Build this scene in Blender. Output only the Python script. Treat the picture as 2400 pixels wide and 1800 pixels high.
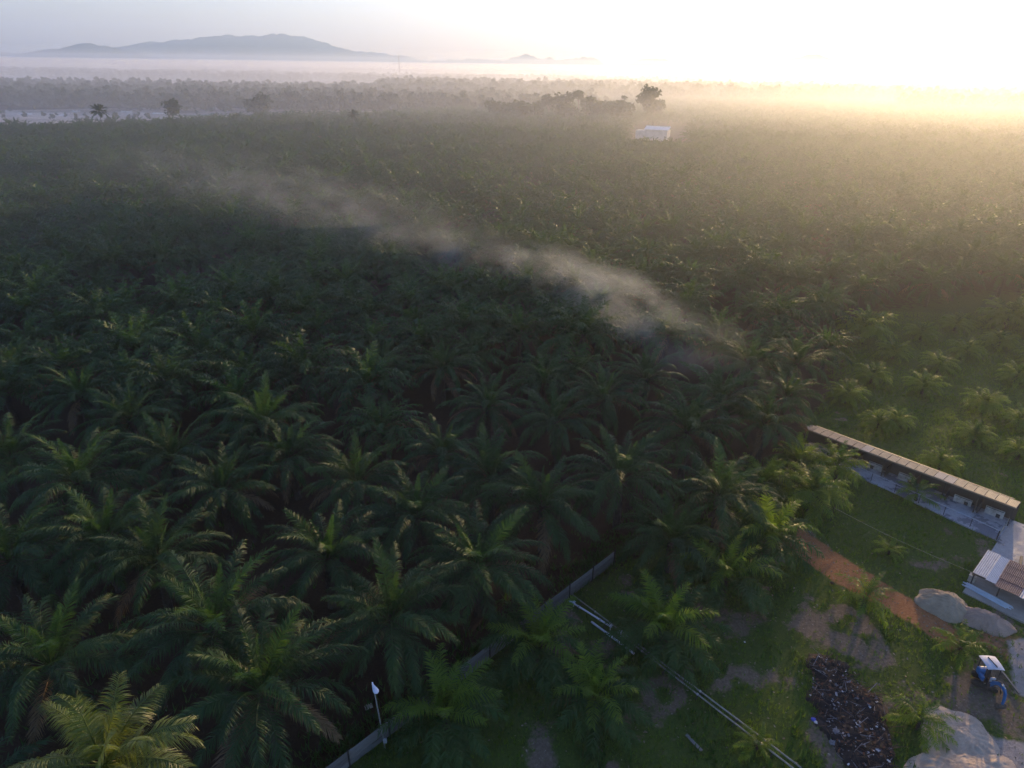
import bpy, math, random
import numpy as np
from mathutils import Vector, Matrix

for o in list(bpy.data.objects):
    bpy.data.objects.remove(o)
SC = bpy.context.scene
COL = SC.collection
R = math.radians

# ------------------------------------------------------------------ camera
CAM_H = 40.0
PITCH, ROLL = R(25.2), R(0.8)
FPX = 1600.0                                  # focal length in pixels of a 2400 px wide frame
FWD = Vector((0, math.cos(PITCH), -math.sin(PITCH)))
R0 = Vector((1, 0, 0)); U0 = R0.cross(FWD)
RGT = math.cos(ROLL) * R0 + math.sin(ROLL) * U0
UPV = -math.sin(ROLL) * R0 + math.cos(ROLL) * U0
cam = bpy.data.cameras.new('camera')
cam.sensor_width = 36.0
cam.lens = 36.0 * FPX / 2400.0
cam.clip_start = 0.5
cam.clip_end = 40000
cam.clip_end = 60000
camo = bpy.data.objects.new('camera', cam)
COL.objects.link(camo)
M = Matrix.Identity(4)
for k, v in enumerate((RGT, UPV, -FWD)):
    for j in range(3):
        M[j][k] = v[j]
M.translation = (0, 0, CAM_H)
camo.matrix_world = M
SC.camera = camo

# ------------------------------------------------------------------ sky, sun, exposure
SUN_EL, SUN_AZ = R(8.0), R(34.0)              # azimuth measured from +Y towards +X
w = bpy.data.worlds.new('World'); SC.world = w
w.use_nodes = True
nt = w.node_tree
bg = nt.nodes['Background']
sky = nt.nodes.new('ShaderNodeTexSky')
sky.sky_type = 'NISHITA'
sky.sun_disc = False
sky.sun_elevation = SUN_EL
sky.sun_rotation = SUN_AZ
sky.altitude = 50
sky.air_density = 1.0
sky.dust_density = 1.0
sky.ozone_density = 4.0
tint = nt.nodes.new('ShaderNodeMix'); tint.data_type = 'RGBA'; tint.blend_type = 'MULTIPLY'
tint.inputs[0].default_value = 1.0
tint.inputs[7].default_value = (1.25, 0.965, 1.02, 1)       # the camera's white balance
nt.links.new(sky.outputs[0], tint.inputs[6])
nt.links.new(tint.outputs[2], bg.inputs[0])
bg.inputs[1].default_value = 0.15
sl = bpy.data.lights.new('sun', 'SUN')
sl.energy = 3.2
sl.angle = R(0.6)
sl.color = (1.0, 0.67, 0.31)
so = bpy.data.objects.new('sun', sl)
COL.objects.link(so)
SUN_DIR = Vector((math.sin(SUN_AZ) * math.cos(SUN_EL), math.cos(SUN_AZ) * math.cos(SUN_EL), math.sin(SUN_EL)))
so.rotation_euler = SUN_DIR.to_track_quat('Z', 'Y').to_euler()
so.location = SUN_DIR * 200
SC.view_settings.view_transform = 'Standard'
SC.view_settings.look = 'None'
SC.view_settings.exposure = 1.32
SC.view_settings.gamma = 1.0
SC.view_settings.use_curve_mapping = False
cy = SC.cycles
cy.use_denoising = True
cy.max_bounces = 6
cy.diffuse_bounces = 2
cy.glossy_bounces = 2
cy.transmission_bounces = 3
cy.transparent_max_bounces = 6
cy.volume_bounces = 2
cy.use_adaptive_sampling = True
cy.adaptive_threshold = 0.03
cy.sample_clamp_indirect = 4.0


# ------------------------------------------------------------------ helpers
def P(px, py, z=0.0):
    """A point of the place: where the sight line through photograph pixel (px, py) meets the level z."""
    d = FWD + RGT * ((px - 1200) / FPX) + UPV * ((900 - py) / FPX)
    t = (z - CAM_H) / d.z
    return Vector((0, 0, CAM_H)) + d * t


def proj(p):
    q = Vector(p) - Vector((0, 0, CAM_H))
    dz = q.dot(FWD)
    if dz < 0.5:
        return (1e9, 1e9, dz)
    return (1200 + FPX * q.dot(RGT) / dz, 900 - FPX * q.dot(UPV) / dz, dz)


def empty(name, loc, rz=0.0):
    o = bpy.data.objects.new(name, None)
    o.empty_display_size = 0.3
    o.location = loc
    o.rotation_euler = (0, 0, rz)
    COL.objects.link(o)
    return o


def tag(o, label=None, cat=None, group=None, kind=None):
    if label: o['label'] = label
    if cat: o['category'] = cat
    if group: o['group'] = group
    if kind: o['kind'] = kind
    return o


def link(name, me, parent=None, loc=None, rot=None, scale=None):
    o = bpy.data.objects.new(name, me)
    COL.objects.link(o)
    if parent is not None: o.parent = parent
    if loc is not None: o.location = loc
    if rot is not None: o.rotation_euler = rot
    if scale is not None: o.scale = scale
    return o


class MB:
    """collects shapes and links them as one mesh"""
    def __init__(s):
        s.v = []; s.f = []; s.m = []

    def add(s, vs, fs, m=0):
        b = len(s.v)
        s.v += [tuple(v) for v in vs]
        s.f += [tuple(i + b for i in f) for f in fs]
        s.m += [m] * len(fs)
        return s

    def box(s, c, size, rz=0.0, m=0, taper=1.0, rot=None):
        hx, hy, hz = [q / 2 for q in size]
        c = Vector(c)
        A = rot if rot is not None else Matrix.Rotation(rz, 3, 'Z')
        vs = []
        for z in (-hz, hz):
            t = taper if z > 0 else 1.0
            for x, y in ((-hx, -hy), (hx, -hy), (hx, hy), (-hx, hy)):
                vs.append(c + A @ Vector((x * t, y * t, z)))
        return s.add(vs, [(3, 2, 1, 0), (4, 5, 6, 7), (0, 1, 5, 4), (1, 2, 6, 5), (2, 3, 7, 6), (3, 0, 4, 7)], m)

    def tube(s, pts, r, n=8, m=0, cap=True):
        pts = [Vector(p) for p in pts]
        rs = r if isinstance(r, (list, tuple)) else [r] * len(pts)
        vs = []
        for i, p in enumerate(pts):
            a = pts[max(i - 1, 0)]; b = pts[min(i + 1, len(pts) - 1)]
            t = (b - a).normalized()
            x = t.cross(Vector((0, 0, 1)))
            if x.length < 1e-3: x = Vector((1, 0, 0))
            x.normalize(); y = t.cross(x)
            for k in range(n):
                an = 2 * math.pi * k / n
                vs.append(p + (x * math.cos(an) + y * math.sin(an)) * rs[i])
        fs = []
        for i in range(len(pts) - 1):
            for k in range(n):
                k2 = (k + 1) % n
                fs.append((i * n + k, i * n + k2, (i + 1) * n + k2, (i + 1) * n + k))
        if cap:
            fs.append(tuple(range(n))[::-1]); fs.append(tuple((len(pts) - 1) * n + k for k in range(n)))
        return s.add(vs, fs, m)

    def mesh(s, name, mats, smooth=False):
        me = bpy.data.meshes.new(name)
        me.from_pydata(s.v, [], s.f)
        for mt in (mats if isinstance(mats, (list, tuple)) else [mats]):
            me.materials.append(mt)
        me.polygons.foreach_set('material_index', s.m)
        if smooth: me.polygons.foreach_set('use_smooth', [True] * len(s.f))
        me.update()
        return me

    def build(s, name, mats, parent=None, loc=None, rz=None, smooth=False):
        return link(name, s.mesh(name, mats, smooth), parent, loc, None if rz is None else (0, 0, rz))


def npmesh(name, v, f, mat, smooth=False):
    """mesh from numpy arrays; f is (n,3) or (n,4), or a list of such arrays"""
    me = bpy.data.meshes.new(name)
    fl = f if isinstance(f, list) else [f]
    loops = np.concatenate([a.reshape(-1) for a in fl]).astype(np.int32)
    tot = np.concatenate([np.full(len(a), a.shape[1]) for a in fl]).astype(np.int32)
    st = np.concatenate([[0], np.cumsum(tot)[:-1]]).astype(np.int32)
    me.vertices.add(len(v)); me.vertices.foreach_set('co', np.asarray(v, np.float32).reshape(-1))
    me.loops.add(len(loops)); me.loops.foreach_set('vertex_index', loops)
    me.polygons.add(len(tot)); me.polygons.foreach_set('loop_start', st); me.polygons.foreach_set('loop_total', tot)
    if smooth: me.polygons.foreach_set('use_smooth', np.ones(len(tot), bool))
    if mat: me.materials.append(mat)
    me.update(calc_edges=True)
    me.validate()
    return me


# ------------------------------------------------------------------ materials
def new_mat(name):
    m = bpy.data.materials.new(name); m.use_nodes = True
    t = m.node_tree
    b = t.nodes['Principled BSDF']
    return m, t, b


def nnode(t, typ, **kw):
    n = t.nodes.new(typ)
    for k, v in kw.items():
        setattr(n, k, v)
    return n


def ramp(t, fac, stops):
    n = t.nodes.new('ShaderNodeValToRGB')
    e = n.color_ramp.elements
    e[0].position, e[0].color = stops[0][0], (*stops[0][1], 1)
    e[1].position, e[1].color = stops[-1][0], (*stops[-1][1], 1)
    for p, c in stops[1:-1]:
        x = e.new(p); x.color = (*c, 1)
    if fac is not None: t.links.new(fac, n.inputs[0])
    return n


def noise(t, scale, detail=4.0, rough=0.6, coord='Object', vec=None):
    n = t.nodes.new('ShaderNodeTexNoise')
    n.inputs['Scale'].default_value = scale
    n.inputs['Detail'].default_value = detail
    n.inputs['Roughness'].default_value = rough
    if vec is None:
        c = t.nodes.new('ShaderNodeTexCoord'); vec = c.outputs[coord]
    t.links.new(vec, n.inputs['Vector'])
    return n


def mixc(t, fac, a, b, blend='MIX'):
    n = t.nodes.new('ShaderNodeMix'); n.data_type = 'RGBA'; n.blend_type = blend
    if isinstance(fac, (int, float)): n.inputs[0].default_value = fac
    else: t.links.new(fac, n.inputs[0])
    for s, q in ((6, a), (7, b)):
        if isinstance(q, tuple): n.inputs[s].default_value = (*q[:3], 1)
        else: t.links.new(q, n.inputs[s])
    return n.outputs[2]


def simple(name, c1, c2, scale=3.0, rough=0.7, metal=0.0, bump=0.0, bscale=20.0, spec=None, coord='Object'):
    """two tones of the same stuff mixed by noise, with fine relief"""
    m, t, b = new_mat(name)
    n = noise(t, scale, 5, 0.65, coord)
    rp = ramp(t, n.outputs[0], [(0.3, c1), (0.7, c2)])
    t.links.new(rp.outputs[0], b.inputs['Base Color'])
    b.inputs['Roughness'].default_value = rough
    b.inputs['Metallic'].default_value = metal
    if spec is not None: b.inputs['Specular IOR Level'].default_value = spec
    if bump:
        n2 = noise(t, bscale, 6, 0.7, coord)
        bp = t.nodes.new('ShaderNodeBump'); bp.inputs['Strength'].default_value = bump
        bp.inputs['Distance'].default_value = 0.1
        t.links.new(n2.outputs[0], bp.inputs['Height']); t.links.new(bp.outputs[0], b.inputs['Normal'])
    return m


def leaf_mat(name, c1, c2, trans=0.35, rough=0.42, tcol=None, scale=0.35, spec=0.5):
    m, t, b = new_mat(name)
    oi = t.nodes.new('ShaderNodeObjectInfo')
    n = noise(t, scale, 3, 0.6)
    ad = nnode(t, 'ShaderNodeMath', operation='MULTIPLY_ADD')
    t.links.new(oi.outputs['Random'], ad.inputs[0]); ad.inputs[1].default_value = 0.5
    t.links.new(n.outputs[0], ad.inputs[2])
    rp = ramp(t, ad.outputs[0], [(0.45, c1), (1.0, c2)])
    t.links.new(rp.outputs[0], b.inputs['Base Color'])
    b.inputs['Roughness'].default_value = rough
    b.inputs['Specular IOR Level'].default_value = spec
    tr = t.nodes.new('ShaderNodeBsdfTranslucent')
    tc = tcol or (min(1, c2[0] * 1.7), min(1, c2[1] * 1.6), c2[2] * 0.7)
    tr.inputs[0].default_value = (*tc, 1)
    mx = t.nodes.new('ShaderNodeMixShader'); mx.inputs[0].default_value = trans
    t.links.new(b.outputs[0], mx.inputs[1]); t.links.new(tr.outputs[0], mx.inputs[2])
    t.links.new(mx.outputs[0], t.nodes['Material Output'].inputs[0])
    return m


MT = {}
MT['frond'] = leaf_mat('palm_frond', (0.018, 0.045, 0.014), (0.040, 0.087, 0.022), trans=0.32, rough=0.6, spec=0.4)
MT['frond_young'] = leaf_mat('palm_frond_young', (0.024, 0.064, 0.017), (0.050, 0.108, 0.026), trans=0.36, rough=0.5, spec=0.3)
MT['frond_bright'] = leaf_mat('young_palm_frond', (0.055, 0.120, 0.018), (0.125, 0.210, 0.030), trans=0.5, rough=0.5, spec=0.3)
MT['frond_dry'] = leaf_mat('dry_frond', (0.10, 0.06, 0.030), (0.16, 0.105, 0.05), trans=0.15, rough=0.8)
MT['coconut'] = leaf_mat('coconut_frond', (0.062, 0.098, 0.016), (0.135, 0.172, 0.032), trans=0.35)
MT['trunk'] = simple('palm_trunk', (0.035, 0.026, 0.020), (0.085, 0.065, 0.048), 5, 0.95, bump=0.8, bscale=9)
MT['bark'] = simple('tree_bark', (0.10, 0.085, 0.07), (0.20, 0.175, 0.15), 2, 0.95)
MT['tree_leaf'] = leaf_mat('tree_leaf', (0.030, 0.055, 0.022), (0.070, 0.100, 0.040), trans=0.2, scale=0.2, rough=0.8, spec=0.1)
MT['wood_leaf'] = leaf_mat('far_wood_leaf', (0.030, 0.052, 0.024), (0.060, 0.090, 0.038), trans=0.15, scale=0.1, rough=0.8, spec=0.1)

# ------------------------------------------------------------------ air: thin tall haze and the low morning mist
def volume_box(name, x0, x1, y0, y1, z0, z1, col, dens, aniso):
    b = MB().box(((x0 + x1) / 2, (y0 + y1) / 2, (z0 + z1) / 2), (x1 - x0, y1 - y0, z1 - z0))
    m = bpy.data.materials.new(name); m.use_nodes = True
    t = m.node_tree
    t.nodes.remove(t.nodes['Principled BSDF'])
    v = t.nodes.new('ShaderNodeVolumePrincipled')
    v.inputs['Color'].default_value = (*col, 1)
    v.inputs['Density'].default_value = dens
    v.inputs['Anisotropy'].default_value = aniso
    t.links.new(v.outputs[0], t.nodes['Material Output'].inputs['Volume'])
    o = b.build(name, m)
    tag(o, kind='stuff')
    return o

volume_box('haze', -27000, 27000, -900, 23000, -3, 920, (0.62, 0.79, 1.0), 0.000085, 0.42)
volume_box('ground_mist', -8000, 8000, -300, 7600, -2, 25, (0.92, 0.95, 1.0), 0.00032, 0.68)
volume_box('field_mist', -7000, 7000, 96, 7300, -1.8, 24, (0.94, 0.95, 0.98), 0.00050, 0.66)      # the mist thickens over the open plantation


volume_box('distant_mist', -12000, 12000, 2500, 10500, -2.5, 78, (0.86, 0.92, 1.0), 0.00012, 0.6)      # deeper mist before the mountains
volume_box('mist_bank', -6000, 6000, 385, 6900, -1.5, 34, (0.92, 0.95, 1.0), 0.00075, 0.58)       # thicker bank lying on the far fields


# ------------------------------------------------------------------ ground
U = (P(2395, 1195) - P(1890, 1005)); U.z = 0; U.normalize()       # along the shed, towards the near right
V = Vector((-U.y, U.x, 0))                                         # along the plank fence, away from the camera
if V.y < 0: V = -V

def lines(lo, hi, d0, far_lo, far_hi, g=1.35):
    a = list(np.arange(lo, hi + 1e-6, d0))
    s, x = d0, hi
    while x < far_hi:
        s *= g; x += s; a.append(x)
    s, x = d0, lo
    b = []
    while x > far_lo:
        s *= g; x -= s; b.append(x)
    return np.array(b[::-1] + a)

gx = lines(-16, 62, 0.4, -26000, 26000)
gy = lines(22, 84, 0.4, -850, 22000)
GX, GY = np.meshgrid(gx, gy)


def polydist(poly, X, Y):
    """signed distance to a polygon, positive inside"""
    q = np.array([(p[0], p[1]) for p in poly], float)
    d = np.full(X.shape, 1e9); ins = np.zeros(X.shape, bool)
    for i in range(len(q)):
        a, b = q[i], q[(i + 1) % len(q)]
        e = b - a
        t = np.clip(((X - a[0]) * e[0] + (Y - a[1]) * e[1]) / (e @ e), 0, 1)
        d = np.minimum(d, np.hypot(X - a[0] - t * e[0], Y - a[1] - t * e[1]))
        c = ((a[1] > Y) != (b[1] > Y))
        with np.errstate(divide='ignore', invalid='ignore'):
            xi = a[0] + (Y - a[1]) * e[0] / (e[1] if e[1] else 1e-9)
        ins ^= c & (X < xi)
    return np.where(ins, d, -d)


def vnoise(X, Y, s, seed=0):
    """smooth value noise"""
    r = np.random.default_rng(seed); T = r.random((256, 256))
    x, y = X / s, Y / s
    xi, yi = np.floor(x).astype(int), np.floor(y).astype(int)
    fx, fy = x - xi, y - yi
    fx, fy = fx * fx * (3 - 2 * fx), fy * fy * (3 - 2 * fy)
    g = lambda a, b: T[a % 256, b % 256]
    return (g(xi, yi) * (1 - fx) + g(xi + 1, yi) * fx) * (1 - fy) + (g(xi, yi + 1) * (1 - fx) + g(xi + 1, yi + 1) * fx) * fy


def PP(*pts):
    return [P(x, y) for x, y in pts]


def inside(poly, p):
    """signed distance of one point to a polygon, positive inside"""
    x, y, ins, d = p[0], p[1], False, 1e18
    n = len(poly)
    for i in range(n):
        ax, ay = poly[i][0], poly[i][1]; bx, by = poly[(i + 1) % n][0], poly[(i + 1) % n][1]
        ex, ey = bx - ax, by - ay
        t_ = max(0.0, min(1.0, ((x - ax) * ex + (y - ay) * ey) / (ex * ex + ey * ey)))
        d = min(d, (x - ax - t_ * ex) ** 2 + (y - ay - t_ * ey) ** 2)
        if (ay > y) != (by > y) and x < ax + (y - ay) * ex / ey: ins = not ins
    d = math.sqrt(d)
    return d if ins else -d

sstep = lambda d, w: np.clip(0.5 + d / (2 * w), 0, 1)
CLEARING = PP((700, 1860), (1330, 1400), (1560, 1260), (1760, 1180), (1880, 1010), (1985, 875), (2030, 815), (2130, 785), (2600, 745), (2800, 900), (2700, 1900))
G_grass = np.maximum(sstep(polydist(CLEARING, GX, GY), 1.5), sstep(polydist(PP((1960, 890), (2000, 760), (2090, 715), (2600, 650), (2800, 900), (2600, 1000), (2300, 900)), GX, GY), 4.0))
BARE = [PP((1330, 1440), (1372, 1440), (1375, 1490), (1340, 1480)),
        PP((1340, 1490), (1430, 1500), (1420, 1560), (1350, 1570)),
        PP((1680, 1420), (1790, 1440), (1780, 1510), (1690, 1500)),
        PP((1690, 1540), (1830, 1560), (1840, 1590), (1700, 1585)),
        PP((1840, 1370), (1905, 1380), (1960, 1480), (2090, 1510), (2095, 1640), (2040, 1625), (1960, 1530), (1870, 1500)),
        PP((2170, 1570), (2400, 1540), (2420, 1700), (2250, 1680), (2180, 1640)),
        PP((2330, 1450), (2420, 1440), (2420, 1600), (2350, 1580)),
        PP((1230, 1720), (1290, 1715), (1300, 1800), (1240, 1800)),
        PP((2290, 1335), (2330, 1300), (2310, 1270), (2240, 1310)),
        PP((1440, 1690), (1480, 1690), (1500, 1740), (1460, 1740))]
G_bare = np.zeros_like(GX)
near0 = (np.hypot(GX - 20, GY - 40) < 45)
_wob = lambda s_, a, k: (vnoise(GX, GY, s_, k) - 0.5) * a
for b in BARE: G_bare = np.maximum(G_bare, 0.85 * sstep(polydist(b, GX, GY) - 0.25 + _wob(2.2, 3.0, 31) + _wob(0.8, 1.4, 32), 1.3))
G_bare = np.maximum(G_bare, 0.75 * np.clip((vnoise(GX, GY, 3.5, 33) * 0.6 + vnoise(GX, GY, 1.1, 34) * 0.4 - 0.62) * 6, 0, 1) * G_grass * near0)
PATH = PP((1868, 1232), (1912, 1258), (1995, 1318), (2095, 1378), (2165, 1418), (2225, 1462), (2270, 1500), (2225, 1522), (2140, 1462), (2060, 1418), (1950, 1360), (1868, 1300))
G_red = sstep(polydist(PATH, GX, GY), 0.5)
G_red = np.maximum(G_red, 0.55 * sstep(polydist(PP((2200, 1460), (2420, 1470), (2420, 1580), (2330, 1540)), GX, GY), 1.0))
SAND = [PP((2165, 1700), (2200, 1650), (2260, 1680), (2330, 1730), (2420, 1740), (2420, 1900), (2170, 1880)),
        PP((2360, 1500), (2420, 1490), (2420, 1640), (2380, 1620))]
G_sand = np.zeros_like(GX)
for b in SAND: G_sand = np.maximum(G_sand, sstep(polydist(b, GX, GY), 0.5))

rg = np.random.default_rng(4)
near = np.clip(1 - np.hypot(GX, GY - 50) / 300, 0, 1)
GZ = ((vnoise(GX, GY, 4.0, 1) - 0.5) * 0.16 + (vnoise(GX, GY, 1.2, 2) - 0.5) * 0.07) * near - 0.06
n0, n1 = GX.shape
idx = np.arange(n0 * n1).reshape(n0, n1)
quads = np.stack([idx[:-1, :-1], idx[:-1, 1:], idx[1:, 1:], idx[1:, :-1]], -1).reshape(-1, 4)

m, t, b = new_mat('ground')
at = nnode(t, 'ShaderNodeAttribute', attribute_name='zone')
sep = t.nodes.new('ShaderNodeSeparateColor'); t.links.new(at.outputs['Color'], sep.inputs[0])
nb = noise(t, 0.9, 6, 0.7); nf = noise(t, 5.0, 6, 0.75); nl = noise(t, 0.12, 4, 0.6)
def masked(src, lo=0.35, hi=0.65, amp=0.9):
    a = nnode(t, 'ShaderNodeMath', operation='SUBTRACT'); t.links.new(nb.outputs[0], a.inputs[0]); a.inputs[1].default_value = 0.5
    c = nnode(t, 'ShaderNodeMath', operation='MULTIPLY_ADD'); t.links.new(a.outputs[0], c.inputs[0]); c.inputs[1].default_value = amp * 2
    t.links.new(src, c.inputs[2])
    mr = nnode(t, 'ShaderNodeMapRange'); t.links.new(c.outputs[0], mr.inputs[0])
    mr.inputs[1].default_value = lo; mr.inputs[2].default_value = hi
    return mr.outputs[0]
soil = ramp(t, nf.outputs[0], [(0.3, (0.032, 0.021, 0.013)), (0.55, (0.056, 0.034, 0.021)), (0.75, (0.040, 0.044, 0.018))]).outputs[0]
grs = mixc(t, nl.outputs[0], ramp(t, nf.outputs[0], [(0.3, (0.034, 0.070, 0.010)), (0.7, (0.080, 0.135, 0.020))]).outputs[0],
           ramp(t, nf.outputs[0], [(0.3, (0.040, 0.055, 0.014)), (0.7, (0.095, 0.105, 0.030))]).outputs[0])
bare = ramp(t, nf.outputs[0], [(0.25, (0.080, 0.062, 0.040)), (0.5, (0.165, 0.122, 0.085)), (0.75, (0.27, 0.205, 0.150))]).outputs[0]
red = ramp(t, nf.outputs[0], [(0.25, (0.20, 0.075, 0.030)), (0.55, (0.36, 0.155, 0.068)), (0.8, (0.44, 0.23, 0.12))]).outputs[0]
snd = ramp(t, nf.outputs[0], [(0.25, (0.27, 0.22, 0.19)), (0.75, (0.42, 0.36, 0.31))]).outputs[0]
c = mixc(t, masked(sep.outputs[0]), soil, grs)
c = mixc(t, masked(sep.outputs[1]), c, bare)
c = mixc(t, masked(sep.outputs[2], amp=0.5), c, red)
c = mixc(t, masked(at.outputs['Alpha'], amp=0.4), c, snd)
t.links.new(c, b.inputs['Base Color'])
b.inputs['Roughness'].default_value = 0.95
b.inputs['Specular IOR Level'].default_value = 0.1
bp = t.nodes.new('ShaderNodeBump'); bp.inputs['Strength'].default_value = 0.7; bp.inputs['Distance'].default_value = 0.15
t.links.new(nf.outputs[0], bp.inputs['Height']); t.links.new(bp.outputs[0], b.inputs['Normal'])
MT['ground'] = m
me = npmesh('ground', np.stack([GX, GY, GZ], -1).reshape(-1, 3), quads, m, True)
ca = me.color_attributes.new('zone', 'FLOAT_COLOR', 'POINT')
ca.data.foreach_set('color', np.stack([G_grass, G_bare, G_red, G_sand], -1).astype(np.float32).reshape(-1))
tag(link('ground', me), kind='structure')


# ------------------------------------------------------------------ mountains and hills beyond the plain
def m_hill():
    m, t, b = new_mat('hill_forest')
    n = noise(t, 0.0013, 6, 0.7)
    rp = ramp(t, n.outputs[0], [(0.35, (0.025, 0.045, 0.022)), (0.65, (0.055, 0.080, 0.040))])
    t.links.new(rp.outputs[0], b.inputs['Base Color']); b.inputs['Roughness'].default_value = 1.0
    b.inputs['Specular IOR Level'].default_value = 0.0
    return m
MT['hill'] = m_hill()


def range_of_hills(name, profile, dist, depth, seed, rough=1.0):
    """a ridge whose skyline follows (px, py) points; it stands dist metres off and is depth metres thick"""
    ps = np.array(profile, float)
    xs = np.linspace(ps[0, 0], ps[-1, 0], 140)
    ys = np.interp(xs, ps[:, 0], ps[:, 1])
    ys = ys + (vnoise(xs, xs * 0, 9.0, seed) - 0.5) * 6.0 + (vnoise(xs, xs * 0, 4.0, seed + 7) - 0.5) * 3.0
    wx, wz = [], []
    for x, y in zip(xs, ys):
        d = FWD + RGT * ((x - 1200) / FPX) + UPV * ((900 - y) / FPX)
        s = dist / d.y
        wx.append(d.x * s); wz.append(CAM_H + d.z * s)
    wx, wz = np.array(wx), np.maximum(np.array(wz), 0)
    nd = 40
    v = np.linspace(-1, 1, nd)
    Xg = np.repeat(wx[:, None], nd, 1); Yg = dist + v[None, :] * depth + np.zeros_like(Xg)
    prof = np.clip(1 - np.abs(v) ** 1.3, 0, 1)
    nz = vnoise(Xg, Yg, depth * 0.22, seed) * 0.55 + vnoise(Xg, Yg, depth * 0.09, seed + 1) * 0.28 + vnoise(Xg, Yg, depth * 0.04, seed + 2) * 0.17 - 0.5
    Z = wz[:, None] * prof[None, :] * (1 + 0.55 * rough * nz * (1 - prof[None, :] ** 3)) + wz[:, None] * 0.05 * rough * nz - 4
    i = np.arange(len(xs) * nd).reshape(len(xs), nd)
    q = np.stack([i[:-1, :-1], i[1:, :-1], i[1:, 1:], i[:-1, 1:]], -1).reshape(-1, 4)
    o = link(name, npmesh(name, np.stack([Xg, Yg, Z], -1).reshape(-1, 3), q, MT['hill'], True))
    return tag(o, kind='structure')

range_of_hills('mountain', [(-160, 140), (-60, 118), (0, 123), (40, 136), (62, 131), (80, 124), (110, 116), (128, 114), (145, 120), (165, 110), (190, 104), (213, 99), (235, 107), (260, 112), (290, 118), (320, 128), (345, 138)], 12900, 1260, 11)
range_of_hills('mountain', [(225, 130), (280, 115), (310, 108), (350, 100), (400, 97), (450, 92), (500, 86), (540, 82), (590, 85), (640, 80), (690, 82), (740, 92), (770, 104), (800, 114), (830, 120), (870, 122), (915, 128), (955, 134), (985, 140)], 16800, 2700, 21)
range_of_hills('mountain', [(30, 142), (70, 134), (120, 127), (165, 123), (215, 117), (250, 119), (290, 122), (330, 130), (360, 142)], 11600, 900, 15)
range_of_hills('hill', [(1010, 142), (1090, 139), (1140, 138), (1180, 140), (1205, 134), (1222, 130), (1240, 128), (1255, 134), (1270, 138), (1285, 134), (1300, 138), (1330, 137), (1350, 134), (1380, 134), (1395, 138), (1412, 146)], 15000, 1000, 31)
range_of_hills('hill', [(1470, 149), (1500, 140), (1525, 135), (1545, 137), (1570, 142), (1600, 149)], 15600, 900, 41)
range_of_hills('hill', [(1840, 152), (1870, 134), (1895, 127), (1915, 127), (1930, 134), (1960, 150)], 16200, 900, 51)


# ------------------------------------------------------------------ palm fronds
def frond(L, elev, droop, n, ll, lw, seed, bare=0.16, plume=0.55, sag=0.5, rach=0.035, fwd=0.65, ragged=0.13):
    """one pinnate leaf in the XZ plane: a tapering midrib that arches over, with leaflets in two uneven ranks"""
    r = np.random.default_rng(seed)
    ns = 12
    s = np.linspace(0, 1, ns)
    th = elev - droop * s ** 1.35
    ds = L / (ns - 1)
    x = np.concatenate([[0], np.cumsum(np.cos((th[1:] + th[:-1]) / 2) * ds)])
    z = np.concatenate([[0], np.cumsum(np.sin((th[1:] + th[:-1]) / 2) * ds)])
    side_w = r.normal(0, 0.02) * L * s ** 2
    vs, fs3, fs4 = [], [], []
    rad = rach * (1.15 - s)
    for i in range(ns):
        nx, nz = -math.sin(th[i]), math.cos(th[i])
        vs += [(x[i] + nx * rad[i], side_w[i], z[i] + nz * rad[i]), (x[i], side_w[i] - rad[i] * 1.3, z[i]), (x[i], side_w[i] + rad[i] * 1.3, z[i])]
    for i in range(ns - 1):
        a, b_ = 3 * i, 3 * i + 3
        fs4 += [(a, a + 1, b_ + 1, b_), (a + 2, a, b_, b_ + 2), (a + 1, a + 2, b_ + 2, b_ + 1)]
    for k in range(n):
        q = bare + (1 - bare) * (k + r.random() * 0.6) / n
        for sd in (-1, 1):
            px, pz, py = np.interp(q, s, x), np.interp(q, s, z), np.interp(q, s, side_w)
            a = np.interp(q, s, th)
            T = np.array([math.cos(a), 0, math.sin(a)]); N = np.array([-math.sin(a), 0, math.cos(a)]); S = np.array([0, sd, 0.])
            u = (q - bare) / (1 - bare)
            length = ll * (0.45 + 0.75 * math.sin(math.pi * min(1, 0.12 + 0.80 * u))) * (1 - 0.35 * u) * r.uniform(1 - ragged * 1.2, 1 + ragged)
            f_ = fwd * (0.55 + 0.75 * u) + r.normal(0, 0.10)
            e_ = plume * r.uniform(-0.7, 1.0)
            D = S * math.cos(f_) + T * math.sin(f_)
            D = D * math.cos(e_) + N * math.sin(e_)
            D /= np.linalg.norm(D)
            W = np.cross(D, N); W /= np.linalg.norm(W) + 1e-9
            W = W * math.cos(0.5) + N * math.sin(0.5) * r.choice([-1, 1])
            p0 = np.array([px, py, pz])
            p1 = p0 + D * length * 0.5 + np.array([0, 0, -sag * length * 0.10])
            p2 = p0 + D * length * 0.94 + np.array([0, 0, -sag * length * 0.48])
            wd = lw * (0.7 + 0.5 * math.sin(math.pi * u))
            b0 = len(vs)
            vs += [tuple(p0 - W * wd * 0.35), tuple(p0 + W * wd * 0.35), tuple(p1 + W * wd * 0.5), tuple(p1 - W * wd * 0.5), tuple(p2)]
            fs4.append((b0, b0 + 1, b0 + 2, b0 + 3)); fs3.append((b0 + 3, b0 + 2, b0 + 4))
    return np.array(vs), np.array(fs4), np.array(fs3)


# age classes of an oil palm's fronds: share of the crown, elevation, droop, length
AGES = [(0.07, 84, 18, 3.8), (0.13, 73, 58, 5.4), (0.17, 60, 82, 6.2), (0.21, 45, 88, 6.5), (0.22, 28, 80, 6.4), (0.20, 8, 68, 5.9)]


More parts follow.
